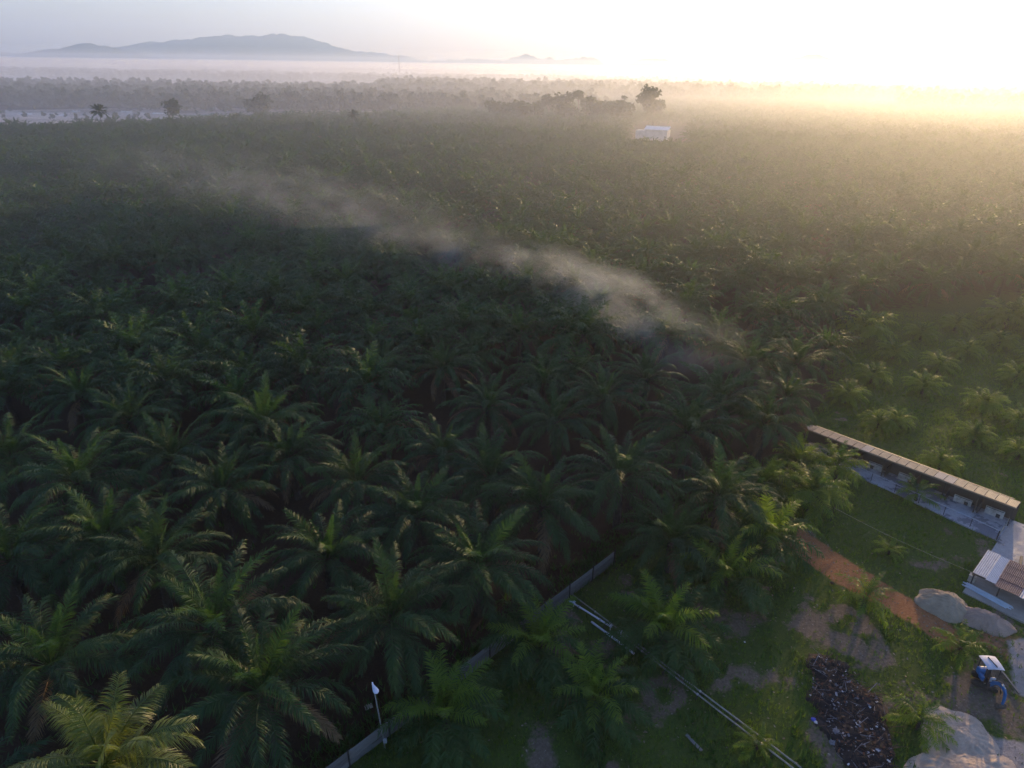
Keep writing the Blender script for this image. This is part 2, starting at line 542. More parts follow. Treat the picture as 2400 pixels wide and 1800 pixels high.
def frond_set(prefix, scale, n, lw, seed, mats, nvar=2, ll=0.95, boost=0, **kw):
    out = []
    for a, (sh, el, dr, L) in enumerate(AGES):
        vv = []
        for k in range(nvar):
            rr = random.Random(seed * 97 + a * 11 + k)
            v, f4, f3 = frond(L * scale * rr.uniform(0.95, 1.05), R(min(86, el + boost) + rr.uniform(-4, 4)), R(dr + rr.uniform(-8, 8)), n if a else int(n * 0.7),
                              ll * scale * (0.6 if a == 0 else 1), lw, seed * 131 + a * 17 + k, sag=0.4 if a < 2 else 1.0, **kw)
            vv.append((v, f4, f3))
        out.append(vv)
    return out


def crown_layout(nf, seed):
    """age class, azimuth, extra tilt and size of each frond, youngest first"""
    rr = random.Random(seed)
    cum = np.cumsum([a[0] for a in AGES]); cum /= cum[-1]
    out = []
    for i in range(nf):
        a = int(np.searchsorted(cum, (i + 0.5) / nf))
        out.append((min(a, 5), (i * 2.39996 + rr.uniform(-0.25, 0.25)) % (2 * math.pi), rr.uniform(-0.10, 0.10), rr.uniform(0.88, 1.08)))
    return out


def crown_arrays(fset, nf, seed, base_r=0.22, dry=0.0):
    V_, F4, F3, b0 = [], [], [], 0
    rr = random.Random(seed + 5)
    A4, A3 = [], []
    for a, az, tilt, sc in crown_layout(nf, seed):
        v, f4, f3 = fset[a][rr.randrange(len(fset[a]))]
        Mx = Matrix.Rotation(az, 3, 'Z') @ Matrix.Rotation(-tilt, 3, 'Y') @ Matrix.Rotation(rr.uniform(-0.3, 0.3), 3, 'X')
        v = (np.array(Mx) @ (v * sc).T).T + np.array([math.cos(az) * base_r, math.sin(az) * base_r, -0.09 * a])
        V_.append(v); F4.append(f4 + b0); F3.append(f3 + b0); b0 += len(v)
        mi = 1 if a <= 1 else 2 if a == 5 and rr.random() < dry else 0
        A4.append(np.full(len(f4), mi)); A3.append(np.full(len(f3), mi))
    return np.concatenate(V_), np.concatenate(F4), np.concatenate(F3), np.concatenate(A4 + A3)


def crown_mesh(name, fset, nf, seed, mats, dry=0.0):
    v, f4, f3, mi = crown_arrays(fset, nf, seed, dry=dry)
    me = npmesh(name, v, [f4, f3], None)
    for m_ in mats: me.materials.append(m_)
    me.polygons.foreach_set('material_index', mi.astype(np.int32))
    return me


def trunk_mesh(name, h, r0, r1, seed):
    """stout stem ringed with old leaf bases"""
    rr = random.Random(seed)
    b = MB()
    b.tube([(0, 0, -0.3), (0, 0, 0.3), (0, 0, h * 0.5), (0, 0, h)], [r0 * 1.25, r0, (r0 + r1) / 2, r1], 9)
    k = 0
    nst = int(h / 0.16)
    for i in range(nst):
        for j in range(3):
            an = k * 2.39996; k += 1
            z = 0.3 + (h - 0.3) * (i + j / 3) / nst
            d = Vector((math.cos(an), math.sin(an), 0)); s_ = Vector((-d.y, d.x, 0))
            rr_ = r0 + (r1 - r0) * z / h
            p = d * rr_ * 0.9; p.z = z
            q = p + d * 0.16 + Vector((0, 0, 0.22 + rr.uniform(0, 0.1)))
            b.add([p - s_ * 0.10, p + s_ * 0.10, p + Vector((0, 0, 0.15)), q - s_ * 0.04, q + s_ * 0.04], [(0, 1, 4, 3), (1, 2, 4), (2, 0, 3), (2, 3, 4)])
    return b.mesh(name, MT['trunk'])


NEAR = frond_set('frond', 1.0, 92, 0.046, 3, None, ll=0.90, plume=0.36, ragged=0.16, fwd=0.8)
def dress(mats, src=None):
    return [[npmesh('frond', v, [f4, f3], mats[a]) for v, f4, f3 in vv] for a, vv in enumerate(src or NEAR)]
_f, _y, _b, _d = MT['frond'], MT['frond_young'], MT['frond_bright'], MT['frond_dry']
NEAR_ME = dress([_f] * 6)                               # mature palm
NEAR_YG = dress([_y, _y, _f, _f, _f, _f])               # mature palm with fresh green heart leaves
NEARY = frond_set('frond', 1.0, 46, 0.085, 13, None, ll=1.2, boost=4, plume=0.5, ragged=0.18)
NEAR_BR = dress([_y, _y, _b, _b, _b, _b], NEARY)               # young palm
NEAR_MG = dress([_b, _b, _b, _y, _y, _y], NEARY)        # half-grown palm
NEAR_DR = dress([_d] * 6)
MID = frond_set('frond_mid', 1.0, 34, 0.12, 7, None)
FAR = frond_set('frond_far', 1.0, 17, 0.24, 9, None, nvar=2)
MID_ME = [crown_mesh('crown', MID, 34 + (k * 7) % 9, 100 + k, (_f, _y if k < 3 else _f, _d), (0.0, 0.35, 0.1, 0.6, 0.0, 0.2, 0.0, 0.1)[k]) for k in range(8)]
MIDY = frond_set('frond_midy', 1.0, 34, 0.14, 8, None, ll=1.2, boost=6)
MID_BR = [crown_mesh('crown', MIDY, 40, 200 + k, (_b, _y)) for k in range(3)]
FAR_ME = [crown_mesh('crown_far', FAR, 30, 300 + k, (_f, _y if k < 2 else _f, _d), (0.0, 0.3, 0.1, 0.5, 0.0)[k]) for k in range(5)]
TRUNKS = [trunk_mesh('trunk', 4.6, 0.36, 0.30, k) for k in range(3)]


def near_palm(crown_c, seed, label, scale=1.0, style=0, nf=36, group=None, dry=0.0, name='oil_palm', cat='oil palm', tilt0=0.0):
    """oil palm whose crown's heart stands at crown_c; every frond is its own part"""
    rr = random.Random(seed)
    o = empty(name, (crown_c.x, crown_c.y, 0), rr.uniform(0, 6.28))
    o.rotation_euler = (rr.gauss(0, 0.035), rr.gauss(0, 0.035), o.rotation_euler.z)
    tag(o, label, cat, group or 'oil palms one can tell apart')
    h = crown_c.z
    link('trunk', TRUNKS[seed % 3], o, (0, 0, 0), None, (scale, scale, (h - 0.05) / 4.6))
    ms = (NEAR_ME, NEAR_YG, NEAR_BR, NEAR_MG)[style]
    for i, (a, az, tilt, sc) in enumerate(crown_layout(nf, seed)):
        me_ = ms[a][rr.randrange(2)]
        if a == 5 and rr.random() < dry: me_ = NEAR_DR[a][rr.randrange(2)]
        f_ = link('frond', me_, o, (math.cos(az) * 0.2 * scale, math.sin(az) * 0.2 * scale, h - 0.09 * a * scale), None, (sc * scale,) * 3)
        f_.rotation_mode = 'QUATERNION'
        f_.rotation_quaternion = (Matrix.Rotation(az, 3, 'Z') @ Matrix.Rotation(-tilt - tilt0, 3, 'Y') @ Matrix.Rotation(rr.uniform(-0.3, 0.3), 3, 'X')).to_quaternion()
    return o


def mid_palm(x, y, h, scale, seed, label, group, bright=False, name='oil_palm', cat='oil palm'):
    rr = random.Random(seed)
    o = empty(name, (x, y, 0), rr.uniform(0, 6.28))
    tag(o, label, cat, group)
    link('trunk', TRUNKS[seed % 3], o, (0, 0, 0), None, (scale, scale, (h - 0.05) / 4.6))
    mm = MID_BR if bright else MID_ME
    link('crown', mm[rr.randrange(len(mm))], o, (0, 0, h), None, (scale, scale, scale * rr.uniform(0.92, 1.12)))
    return o


# mature palms of the front rows: crown's heart in the picture, size, style, label
FRONT = [
 (1121, 1318, 1.05, 1, 'oil palm nearest the fence corner, a pale yellow-green spear leaf at its heart'),
 (917, 1434, 1.0, 0, 'dark spreading oil palm behind the plank fence, straight above the lamp post'),
 (763, 1300, 1.0, 1, 'oil palm with fresh green heart in the second row, above left of the lamp post'),
 (978, 1203, 1.0, 0, 'oil palm in the third row from the lamp post, directly behind the two fence palms'),
 (845, 1130, 0.95, 0, 'slender oil palm behind the green-hearted one, left of the third row palm'),
 (1152, 1112, 1.0, 0, 'oil palm behind the one at the fence corner, second back in its line'),
 (1275, 1181, 1.05, 0, 'dark oil palm with long hanging fronds, right behind the fence corner palm'),
 (1025, 1065, 0.9, 0, 'shadowed oil palm in the gap at the middle of the picture, fourth row back'),
 (1456, 1115, 1.1, 0, 'very wide dark oil palm above the far end of the plank fence'),
 (1611, 1010, 1.1, 0, 'large oil palm left of the shed with a dense dark crown'),
 (1690, 945, 1.15, 0, 'tallest leaning-fronded oil palm just left of the shed roof end'),
 (1419, 934, 0.95, 1, 'oil palm with a green heart, below the bright mist wisp'),
 (1513, 887, 1.0, 0, 'oil palm under the lower end of the drifting mist'),
 (1307, 984, 0.95, 0, 'small-crowned oil palm behind the very wide dark one, to its left'),
 (1687, 1162, 0.95, 0, 'oil palm at the clearing edge where the red dirt track starts'),
 (608, 994, 1.1, 1, 'big oil palm with arching pale-edged fronds, left of the brown dry fronds'),
 (307, 983, 1.0, 0, 'oil palm left of the big arching one in the fifth row'),
 (166, 1131, 1.1, 1, 'oil palm near the left edge with one brown stalk and one yellow frond'),
 (398, 1070, 1.0, 0, 'oil palm between the left edge palm and the big arching one'),
 (684, 1063, 0.95, 0, 'oil palm just in front of the big arching palm, to its right'),
 (246, 1262, 1.05, 1, 'oil palm with a bright yellow-green spear, second from the left edge'),
 (517, 1146, 0.95, 0, 'thin oil palm with drooping fronds, two rows above the widest front palm'),
 (365, 1309, 1.0, 0, 'oil palm right of the yellow-speared one, behind the widest front palm'),
 (493, 1465, 1.15, 1, 'widest oil palm of the front left, above the yellowish coconut palm'),
 (20, 1300, 1.05, 1, 'oil palm cut by the left edge, below its brown-stalked neighbour'),
 (18, 1070, 1.0, 0, 'oil palm cut by the left edge, highest of the edge palms in the front'),
 (100, 1558, 1.05, 1, 'oil palm at the left edge, directly behind the yellowish coconut palm'),
 (623, 1611, 1.1, 1, 'oil palm in the bottom row between the coconut palm and the lamp post'),
 (1142, 950, 0.95, 0, 'oil palm in the dark gap at the middle, behind the shadowed one'),
 (894, 857, 0.95, 0, 'oil palm on the left rim of the dark gap at the middle'),
 (1036, 861, 0.95, 0, 'oil palm at the back of the dark gap at the middle'),
 (188, 929, 0.95, 1, 'green-hearted oil palm near the left edge, behind the front rows'),
 (1759, 854, 1.05, 0, 'oil palm with thick glossy fronds behind the left end of the shed'),
 (1795, 990, 0.85, 0, 'oil palm crowding the left end of the shed roof from behind'),
 (1842, 925, 0.85, 0, 'dark oil palm between the shed end and the thick-fronded one'),
 (1870, 850, 1.0, 0, 'last mature oil palm before the young palms right of the thick-fronded one'),
]
PALM_PTS = []
for i, (px, py, sc, st, lab) in enumerate(FRONT):
    c_ = P(px, py, 5.2 if sc < 1.1 else 5.8)
    PALM_PTS.append(c_)
    near_palm(c_, 10 + i, lab, sc * 0.94, st, dry=0.5 if i in (4, 7, 21, 17) else 0.22)

# smaller palms standing in the clearing
CLEAR_PALMS = [
 (1575, 1267, 3.2, 0.84, 1, 'dark mid-sized palm at the far end of the plank fence, clearing side'),
 (1803, 1252, 2.6, 0.76, 3, 'grey-green palm left of the start of the red dirt track'),
 (1900, 1150, 2.3, 0.64, 2, 'sunlit palm at the end of the wire, left of the wet concrete yard'),
 (1965, 1092, 1.9, 0.54, 2, 'bushy palm in front of the left part of the shed'),
 (1698, 1350, 2.0, 0.76, 3, 'palm standing left of the red dirt track above the bare patch'),
 (1561, 1475, 1.8, 0.80, 3, 'low palm whose fronds hang over the white pipes'),
 (1258, 1512, 1.4, 0.72, 3, 'dark palm on the grass side of the plank fence by the white pipes'),
 (1044, 1668, 1.6, 0.72, 3, 'palm with an upright green spear right of the lamp post'),
 (1399, 1635, 1.2, 0.66, 3, 'small palm alone on the dark lawn at the bottom middle'),
 (2030, 1400, 1.0, 0.44, 2, 'bushy bright palm beside the red dirt track, below the sunlit one'),
 (2252, 1515, 0.8, 0.36, 2, 'sprawling palm between the sand mounds and the blue excavator'),
 (2158, 1690, 0.8, 0.40, 2, 'yellow-green bushy palm between the rubbish heap and the bottom sand'),
 (2152, 1155, 1.0, 0.40, 2, 'tiny palm growing against the rail of the wet concrete yard'),
 (1870, 1075, 1.6, 0.5, 3, 'small shaded palm left of the bushy one before the shed'),
 (1790, 1130, 2.2, 0.60, 3, 'shaded palm in the corner between track start and plantation'),
 (1775, 1745, 0.5, 0.26, 2, 'knee-high seedling palm on the lawn right of the long pipes'),
 (2085, 1290, 0.4, 0.26, 2, 'knee-high seedling palm under the wire on the lawn'),
]
for i, (px, py, z, sc, st, lab) in enumerate(CLEAR_PALMS):
    c_ = P(px, py, z)
    PALM_PTS.append(c_)
    near_palm(c_, 60 + i, lab, sc, st, 38 if sc > 0.45 else 18, 'small palms of the clearing', 0.05, 'young_oil_palm', 'young palm', tilt0=0.05)

# young palms in the grass behind the shed
YOUNG = [(2285, 1020, 'brightest young palm on the grass behind the right half of the shed'),
 (2100, 985, 'young palm on the grass behind the middle of the shed, left of the brightest'),
 (2310, 945, 'young palm right of and behind the brightest one'),
 (2165, 905, 'young palm with fan of pale fronds at the near edge of the young planting'),
 (2045, 880, 'leftmost young palm of the planting, beside the last mature palm'),
 (2200, 855, 'young palm in the second line of the planting, left of centre'),
 (2095, 825, 'grey-green young palm in the second line next to the mature palms'),
 (2265, 820, 'round-crowned young palm in the third line of the planting'),
 (2160, 780, 'young palm at the back left of the planting'),
 (2345, 800, 'young palm near the right edge at the back of the planting'),
 (2385, 880, 'young palm cut by the right edge, second line'),
 (2060, 990, 'small green palm close behind the shed roof, left part'),
 (2205, 1085, 'low spreading palm touching the back of the shed, middle'),
 (2390, 1060, 'low palm at the right edge behind the shed end'),
 (1985, 925, 'small palm between the shed end and the last mature palm'),
 (2240, 760, 'bright young palm in the back line, right of centre'),
 (2390, 985, 'young palm at the right edge level with the brightest one')]
for i, (px, py, lab) in enumerate(YOUNG):
    z = 0.9 if py > 980 else 1.15
    c_ = P(px, py, z)
    PALM_PTS.append(c_)
    near_palm(c_, 90 + i, lab, 0.40 if py > 980 else 0.48, 2, 36, 'young palms behind the shed', 0, 'young_oil_palm', 'young palm', tilt0=0.05)

# the rest of the plantation on its triangular planting grid
SP = 8.3
rl = random.Random(77)
FA, FB = P(820, 1796), P(1420, 1336); FD = (FB - FA).normalized()
SANDFIELD = PP((-300, 262), (60, 257), (230, 254), (480, 250), (620, 256), (930, 261), (960, 266), (700, 270), (400, 279), (150, 290), (-300, 296))
SITE = PP((1450, 362), (1610, 362), (1620, 300), (1480, 300))
old_grid, young_grid = [], []
YOUNG_ZONE = PP((1970, 880), (2005, 790), (2110, 752), (2600, 705), (2700, 1000), (2420, 1100), (2300, 1000))
for i in range(-160, 170):
    for j in range(-30, 190):
        p = V * (i * SP + (j % 2) * SP / 2) - U * (j * SP * 0.866)
        p = p + Vector((rl.gauss(0, 1.1), rl.gauss(0, 1.1), 0))
        if p.y < 18 or p.y > 830: continue
        px, py, dz = proj((p.x, p.y, 5))
        if px < -260 or px > 2660 or py > 2050: continue
        if p.y > 300 and px < 1120 and proj((p.x, p.y, 8.0))[1] < np.interp(px, (-300, 0, 250, 450, 600, 900, 1120), (288, 285, 280, 272, 262, 258, 245)): continue
        if p.y < 27 and px > 500: continue
        if p.y < 60 and (p.x - FA.x) * FD.y - (p.y - FA.y) * FD.x > -2.0: continue
        if rl.random() < 0.06: continue
        young = inside(YOUNG_ZONE, p) > 0
        if not young and inside(CLEARING, p) > -2.0: continue
        if p.y > 300 and (inside(SANDFIELD, p) > -6 or inside(SITE, p) > 0): continue
        if p.y < 160 and min((p - Vector((q.x, q.y, 0))).length for q in PALM_PTS) < (8.0 if p.y < 72 else 6.4): continue
        if young and rl.random() < (0.5 if proj(p)[1] > 830 else 0.08): continue
        (young_grid if young else old_grid).append((dz, p))
old_grid.sort(key=lambda a: a[0]); young_grid.sort(key=lambda a: a[0])
young_grid.sort(key=lambda a: proj(a[1])[0])
ORD = 'first second third fourth fifth sixth seventh eighth ninth tenth eleventh twelfth thirteenth fourteenth fifteenth sixteenth seventeenth eighteenth nineteenth twentieth'.split()
for k, (dz, p) in enumerate(young_grid):
    big_ = 1.0 if proj(p)[1] > 840 else 1.45
    mid_palm(p.x, p.y, rl.uniform(0.9, 1.3) * big_ ** 2, rl.uniform(0.44, 0.58) * big_, 900 + k, 'young palm in the back lines of the sunlit planting, %s from the left' % (ORD[k] if k < len(ORD) else 'last'), 'young palms of the sunlit planting', True, 'young_oil_palm', 'young palm')
N_IND = 300 - len(FRONT)
def field_label(p):
    """which stretch of the plantation a palm stands in"""
    px, py, dz = proj((p.x, p.y, 5))
    side = ('at the left edge', 'left of the middle', 'in the middle', 'right of the middle', 'towards the right edge')[int(max(0, min(4, px // 480)))]
    how = ('among the front rows', 'just behind the front rows', 'level with the drifting mist', 'beyond the drifting mist')[0 if py > 1000 else 1 if py > 830 else 2 if py > 640 else 3]
    return 'mature oil palm of the plantation %s, %s' % (side, how), 'plantation palms %s, %s' % (side, how)
for k, (dz, p) in enumerate(old_grid[:N_IND]):
    s_ = rl.uniform(0.70, 1.12)
    mid_palm(p.x, p.y, 5.3 * s_ + rl.uniform(-0.4, 0.6), s_, 500 + k, *field_label(p))


def scatter(name, pts, objs, seed, smin, smax, label=None, cat=None):
    """ONE object of stuff: points that carry copies of the given meshes"""
    me = bpy.data.meshes.new(name)
    me.from_pydata([tuple(p) for p in pts], [], [])
    o = link(name, me)
    tag(o, label, cat, kind='stuff')
    g = bpy.data.node_groups.new(name, 'GeometryNodeTree')
    g.interface.new_socket('Geometry', in_out='INPUT', socket_type='NodeSocketGeometry')
    g.interface.new_socket('Geometry', in_out='OUTPUT', socket_type='NodeSocketGeometry')
    gi, go = g.nodes.new('NodeGroupInput'), g.nodes.new('NodeGroupOutput')
    ip = g.nodes.new('GeometryNodeInstanceOnPoints')
    g.links.new(gi.outputs[0], ip.inputs['Points'])
    gt = g.nodes.new('GeometryNodeGeometryToInstance')
    for ob in objs[::-1]:
        oi = g.nodes.new('GeometryNodeObjectInfo'); oi.inputs['Object'].default_value = ob
        oi.inputs['As Instance'].default_value = True
        g.links.new(oi.outputs['Geometry'], gt.inputs[0])
    g.links.new(gt.outputs[0], ip.inputs['Instance'])
    ip.inputs['Pick Instance'].default_value = True
    rv = g.nodes.new('FunctionNodeRandomValue'); rv.data_type = 'INT'
    rv.inputs[4].default_value = 0; rv.inputs[5].default_value = len(objs) - 1; rv.inputs['Seed'].default_value = seed
    g.links.new(rv.outputs[2], ip.inputs['Instance Index'])
    rr = g.nodes.new('FunctionNodeRandomValue'); rr.data_type = 'FLOAT_VECTOR'
    rr.inputs[0].default_value = (-0.08, -0.08, 0); rr.inputs[1].default_value = (0.08, 0.08, 6.283); rr.inputs['Seed'].default_value = seed + 1
    g.links.new(rr.outputs[0], ip.inputs['Rotation'])
    rs = g.nodes.new('FunctionNodeRandomValue'); rs.data_type = 'FLOAT'
    rs.inputs[2].default_value = smin; rs.inputs[3].default_value = smax; rs.inputs['Seed'].default_value = seed + 2
    g.links.new(rs.outputs[1], ip.inputs['Scale'])
    g.links.new(ip.outputs[0], go.inputs[0])
    md = o.modifiers.new('scatter', 'NODES'); md.node_group = g
    return o

far_src = [bpy.data.objects.new('palm_source', me_) for me_ in FAR_ME]
scatter('oil_palm_plantation', [(p.x, p.y, rl.uniform(3.8, 6.4)) for dz, p in old_grid[N_IND:]], far_src, 5, 0.78, 1.1)


# ------------------------------------------------------------------ far country: sand field, woods, trees, houses
def at_y(px, py, Y):
    d = FWD + RGT * ((px - 1200) / FPX) + UPV * ((900 - py) / FPX)
    return Vector((0, 0, CAM_H)) + d * (Y / d.y)

MT['sand_far'] = simple('pale_sand', (0.22, 0.17, 0.13), (0.56, 0.47, 0.40), 0.035, 0.95)
sv = [(p.x, p.y, 0.02) for p in SANDFIELD]
tag(MB().add(sv, [tuple(range(len(sv)))]).build('sand_field', MT['sand_far']), kind='structure')


def leaf_ball(r, clumps, n, size, seed, flat=0.75, r0=(0.30, 0.5)):
    """leaf-sized faces gathered in clumps through an uneven crown of radius r"""
    g = np.random.default_rng(seed)
    C = g.normal(0, 1, (clumps, 3)); C /= np.linalg.norm(C, axis=1)[:, None]
    C *= (g.random((clumps, 1)) ** 0.45) * r * 0.78
    C[:, 2] *= flat
    rad = g.uniform(*r0, clumps) * r
    k = g.integers(0, clumps, n)
    D = g.normal(0, 1, (n, 3)); D /= np.linalg.norm(D, axis=1)[:, None]
    c = C[k] + D * rad[k][:, None] * (g.random((n, 1)) ** 0.35) * np.array([1, 1, 0.8])
    a = g.normal(0, 1, (n, 3)); a[:, 2] *= 0.6; a /= np.linalg.norm(a, axis=1)[:, None]
    b_ = np.cross(a, g.normal(0, 1, (n, 3))); b_ /= np.linalg.norm(b_, axis=1)[:, None]
    s_ = size * g.uniform(0.6, 1.3, (n, 1))
    v = np.stack([c - a * s_, c - b_ * s_ * 0.6, c + a * s_, c + b_ * s_ * 0.6], 1).reshape(-1, 3)
    return v, np.arange(4 * n).reshape(n, 4)


def wood_tree(seed):
    v, f = leaf_ball(4.0, 9, 170, 1.25, seed, 1.0)
    v[:, 2] = v[:, 2] * 1.3 + 8.0
    me = npmesh('wood_tree', v, f, MT['wood_leaf'])
    return bpy.data.objects.new('wood_tree_source', me)

wood_src = [wood_tree(k) for k in range(5)]


def wood(name, label, px0, px1, y0, y1, spacing, seed, gap=0.0, patch=120.0, smin=0.75, smax=1.35, zlo=-3.0, zhi=1.5):
    rr = random.Random(seed)
    pts = []
    a0 = (px0 - 1200) / FPX / math.cos(PITCH) * 1.08; a1 = (px1 - 1200) / FPX / math.cos(PITCH) * 1.08
    y = y0
    while y < y1:
        x = a0 * y
        while x < a1 * y:
            q = float(vnoise(np.array([x]), np.array([y]), patch, seed)[0])
            fr = (x / y - a0) / (a1 - a0)
            if q > gap and (fr < 0.7 or rr.random() > (fr - 0.7) / 0.3): pts.append((x + rr.uniform(-3, 3), y + rr.uniform(-4, 4), rr.uniform(zlo, zhi)))
            x += spacing * rr.uniform(0.7, 1.3)
        y += spacing
    return scatter(name, pts, wood_src, seed, smin, smax, label, 'woodland')

wood('far_wood', 'blue-grey wood behind the pale sand field on the left', -150, 1420, 590, 940, 9.0, 3)
wood('far_shrubs', 'low scattered shrubs on the pale sand field', -150, 900, 462, 575, 15.0, 13, 0.45, 40.0, 0.25, 0.5, -1.2, -0.4)
wood('far_wood', 'misty tree line behind the clump of tall trees', 960, 2300, 830, 1130, 9.5, 4, 0.05, 120.0, 0.9, 1.6)
wood('far_wood', 'golden misty tree line below the sun on the right', 1900, 2760, 700, 860, 9.0, 6, 0.1, 120.0, 0.9, 1.5)
wood('far_wood', 'faint wooded strip beyond the nearer woods, broken by mist', -200, 2500, 1350, 1900, 15.0, 8, 0.40)
wood('far_wood', 'fainter wooded strip close under the skyline', -200, 2300, 2350, 3100, 24.0, 9, 0.45, 300.0)
wood('far_wood', 'faintest wooded strip at the foot of the mountains', -200, 2100, 4000, 5600, 42.0, 10, 0.45, 600.0)


def broadleaf(px, py, wpx, Y, seed, label, hgt=0.8, trunk=True):
    rr = random.Random(seed)
    c = at_y(px, py, Y)
    rad = wpx / 2 * (Y / math.cos(PITCH) * 1.0) / FPX * 1.05
    o = empty('broadleaf_tree', (c.x, c.y, 0), 0)
    tag(o, label, 'tree', 'tall trees standing in the mist')
    v, f = leaf_ball(rad, 14, 900, rad * 0.11 + 0.12, seed, hgt)
    me = npmesh('crown', v, f, MT['tree_leaf'])
    link('crown', me, o, (0, 0, c.z))
    b = MB()
    top = c.z + rad * 0.2
    b.tube([(0, 0, -0.3), (rr.uniform(-.4, .4), 0, top * 0.5), (0, 0, top)], [0.45, 0.33, 0.15], 7)
    for k in range(6):
        an = k * 1.05 + rr.uniform(0, .5)
        b.tube([(0, 0, c.z - rad * 0.75), (math.cos(an) * rad * 0.35, math.sin(an) * rad * 0.35, c.z - rad * 0.2), (math.cos(an) * rad * 0.65, math.sin(an) * rad * 0.65, c.z + rad * 0.15)], [0.16, 0.11, 0.04], 5)
    b.build('trunk', MT['bark'], o)
    return o

TREES = [
 (1173, 254, 44, 470, 0.85, 'leftmost round dark tree of the misty clump'),
 (1219, 256, 30, 478, 0.8, 'pale low tree right of the leftmost round one in the clump'),
 (1241, 268, 50, 455, 0.6, 'broad low tree at the front left of the misty clump'),
 (1263, 249, 24, 485, 0.9, 'small rounded tree left of the pointed dark tree'),
 (1287, 241, 32, 490, 0.9, 'pointed dark tree left of the umbrella tree'),
 (1324, 234, 44, 500, 0.5, 'wide flat umbrella tree in the middle of the clump'),
 (1356, 223, 27, 500, 0.7, 'tall thin tree rising above the umbrella tree'),
 (1374, 241, 27, 490, 0.8, 'dark round tree right under the tall thin one'),
 (1387, 259, 50, 465, 0.6, 'broad bushy tree at the front middle of the clump'),
 (1424, 247, 24, 492, 0.55, 'small umbrella tree in the gap right of the clump middle'),
 (1444, 247, 25, 486, 0.8, 'rounded tree leaning on the narrow column-like tree'),
 (1463, 240, 19, 488, 1.4, 'narrow column-like tree in the right part of the clump'),
 (1520, 231, 46, 490, 1.0, 'tallest tree of the clump standing alone above the white building'),
 (1536, 252, 34, 485, 0.8, 'lower bushy tree at the foot of the tallest tree'),
 (1330, 268, 46, 460, 0.5, 'low spreading bush-like tree at the front below the umbrella tree'),
 (1455, 266, 50, 462, 0.5, 'low spreading tree at the front right of the clump'),
 (400, 258, 34, 455, 0.8, 'lone round tree at the edge of the pale sand field'),
 (605, 245, 52, 520, 0.7, 'brownish round tree right of the far small house'),
]
for i, (px, py, wp, Y, hg, lab) in enumerate(TREES):
    broadleaf(px, py - (5 if py > 255 else 0), wp * (1.2 if py > 245 else 1.1), Y + (45 if px > 1100 else 0), 40 + i, lab, hg)


# coconut palms
def coconut(c, seed, label, L, nf, n, lw, mat, trunk_r, lean, style=0):
    rr = random.Random(seed)
    o = empty('coconut_palm', (c.x, c.y, 0), 0)
    tag(o, label, 'coconut palm')
    b = MB()
    b.tube([(lean[0], lean[1], -0.3), (lean[0] * 0.9, lean[1] * 0.9, 0.6), (lean[0] * 0.35, lean[1] * 0.35, c.z * 0.5), (0, 0, c.z)], [trunk_r * 1.7, trunk_r * 1.15, trunk_r, trunk_r * 0.85], 9)
    b.build('trunk', MT['bark'], o, smooth=True)
    ages = [(80, 25), (66, 45), (50, 60), (32, 70), (12, 75), (-8, 62)]
    meshes = []
    for a, (el, dr) in enumerate(ages):
        v, f4, f3 = frond(L * (0.8 if a == 0 else 1), R(el), R(dr), n, L * 0.25, lw, seed * 7 + a, bare=0.2, plume=0.12, sag=0.95, rach=0.045, fwd=0.55)
        meshes.append(npmesh('frond', v, [f4, f3], mat))
    for i in range(nf):
        a = min(5, int(i / nf * 6))
        az = i * 2.39996 + rr.uniform(-.2, .2)
        f_ = link('frond', meshes[a], o, (0, 0, c.z), None, (rr.uniform(0.9, 1.08),) * 3)
        f_.rotation_mode = 'QUATERNION'
        f_.rotation_quaternion = (Matrix.Rotation(az, 3, 'Z') @ Matrix.Rotation(rr.uniform(-.1, .1), 3, 'Y') @ Matrix.Rotation(rr.uniform(-.35, .35), 3, 'X')).to_quaternion()
    if style == 0:
        mn = simple('coconut_husk', (0.20, 0.16, 0.05), (0.30, 0.22, 0.08), 3, 0.6)
        me = bpy.data.meshes.new('coconut')
        import bmesh
        bm = bmesh.new(); bmesh.ops.create_icosphere(bm, subdivisions=2, radius=0.13); bm.to_mesh(me); bm.free(); me.materials.append(mn)
        for k in range(9):
            an = rr.uniform(0, 6.28)
            link('coconut', me, o, (math.cos(an) * 0.33, math.sin(an) * 0.33, c.z - rr.uniform(0.25, 0.6)), None, (1, 1, 1.25))
    return o

coconut(P(245, 1795, 13.0), 5, 'yellowish coconut palm close to the camera at the bottom left', 4.0, 24, 84, 0.034, MT['coconut'], 0.16, (0.6, 0.5))
MT['coconut_far'] = leaf_mat('far_coconut_frond', (0.03, 0.05, 0.02), (0.06, 0.085, 0.03), trans=0.3)
coconut(P(232, 262, 15.0), 6, 'tall coconut palm standing up before the pale sand field on the left', 4.9, 22, 24, 0.22, MT['coconut_far'], 0.2, (0.5, 0), 1)
coconut(P(828, 270, 12.0), 7, 'coconut palm rising from the canopy right of the sand field', 4.2, 20, 24, 0.22, MT['coconut_far'], 0.2, (0.3, 0), 1)


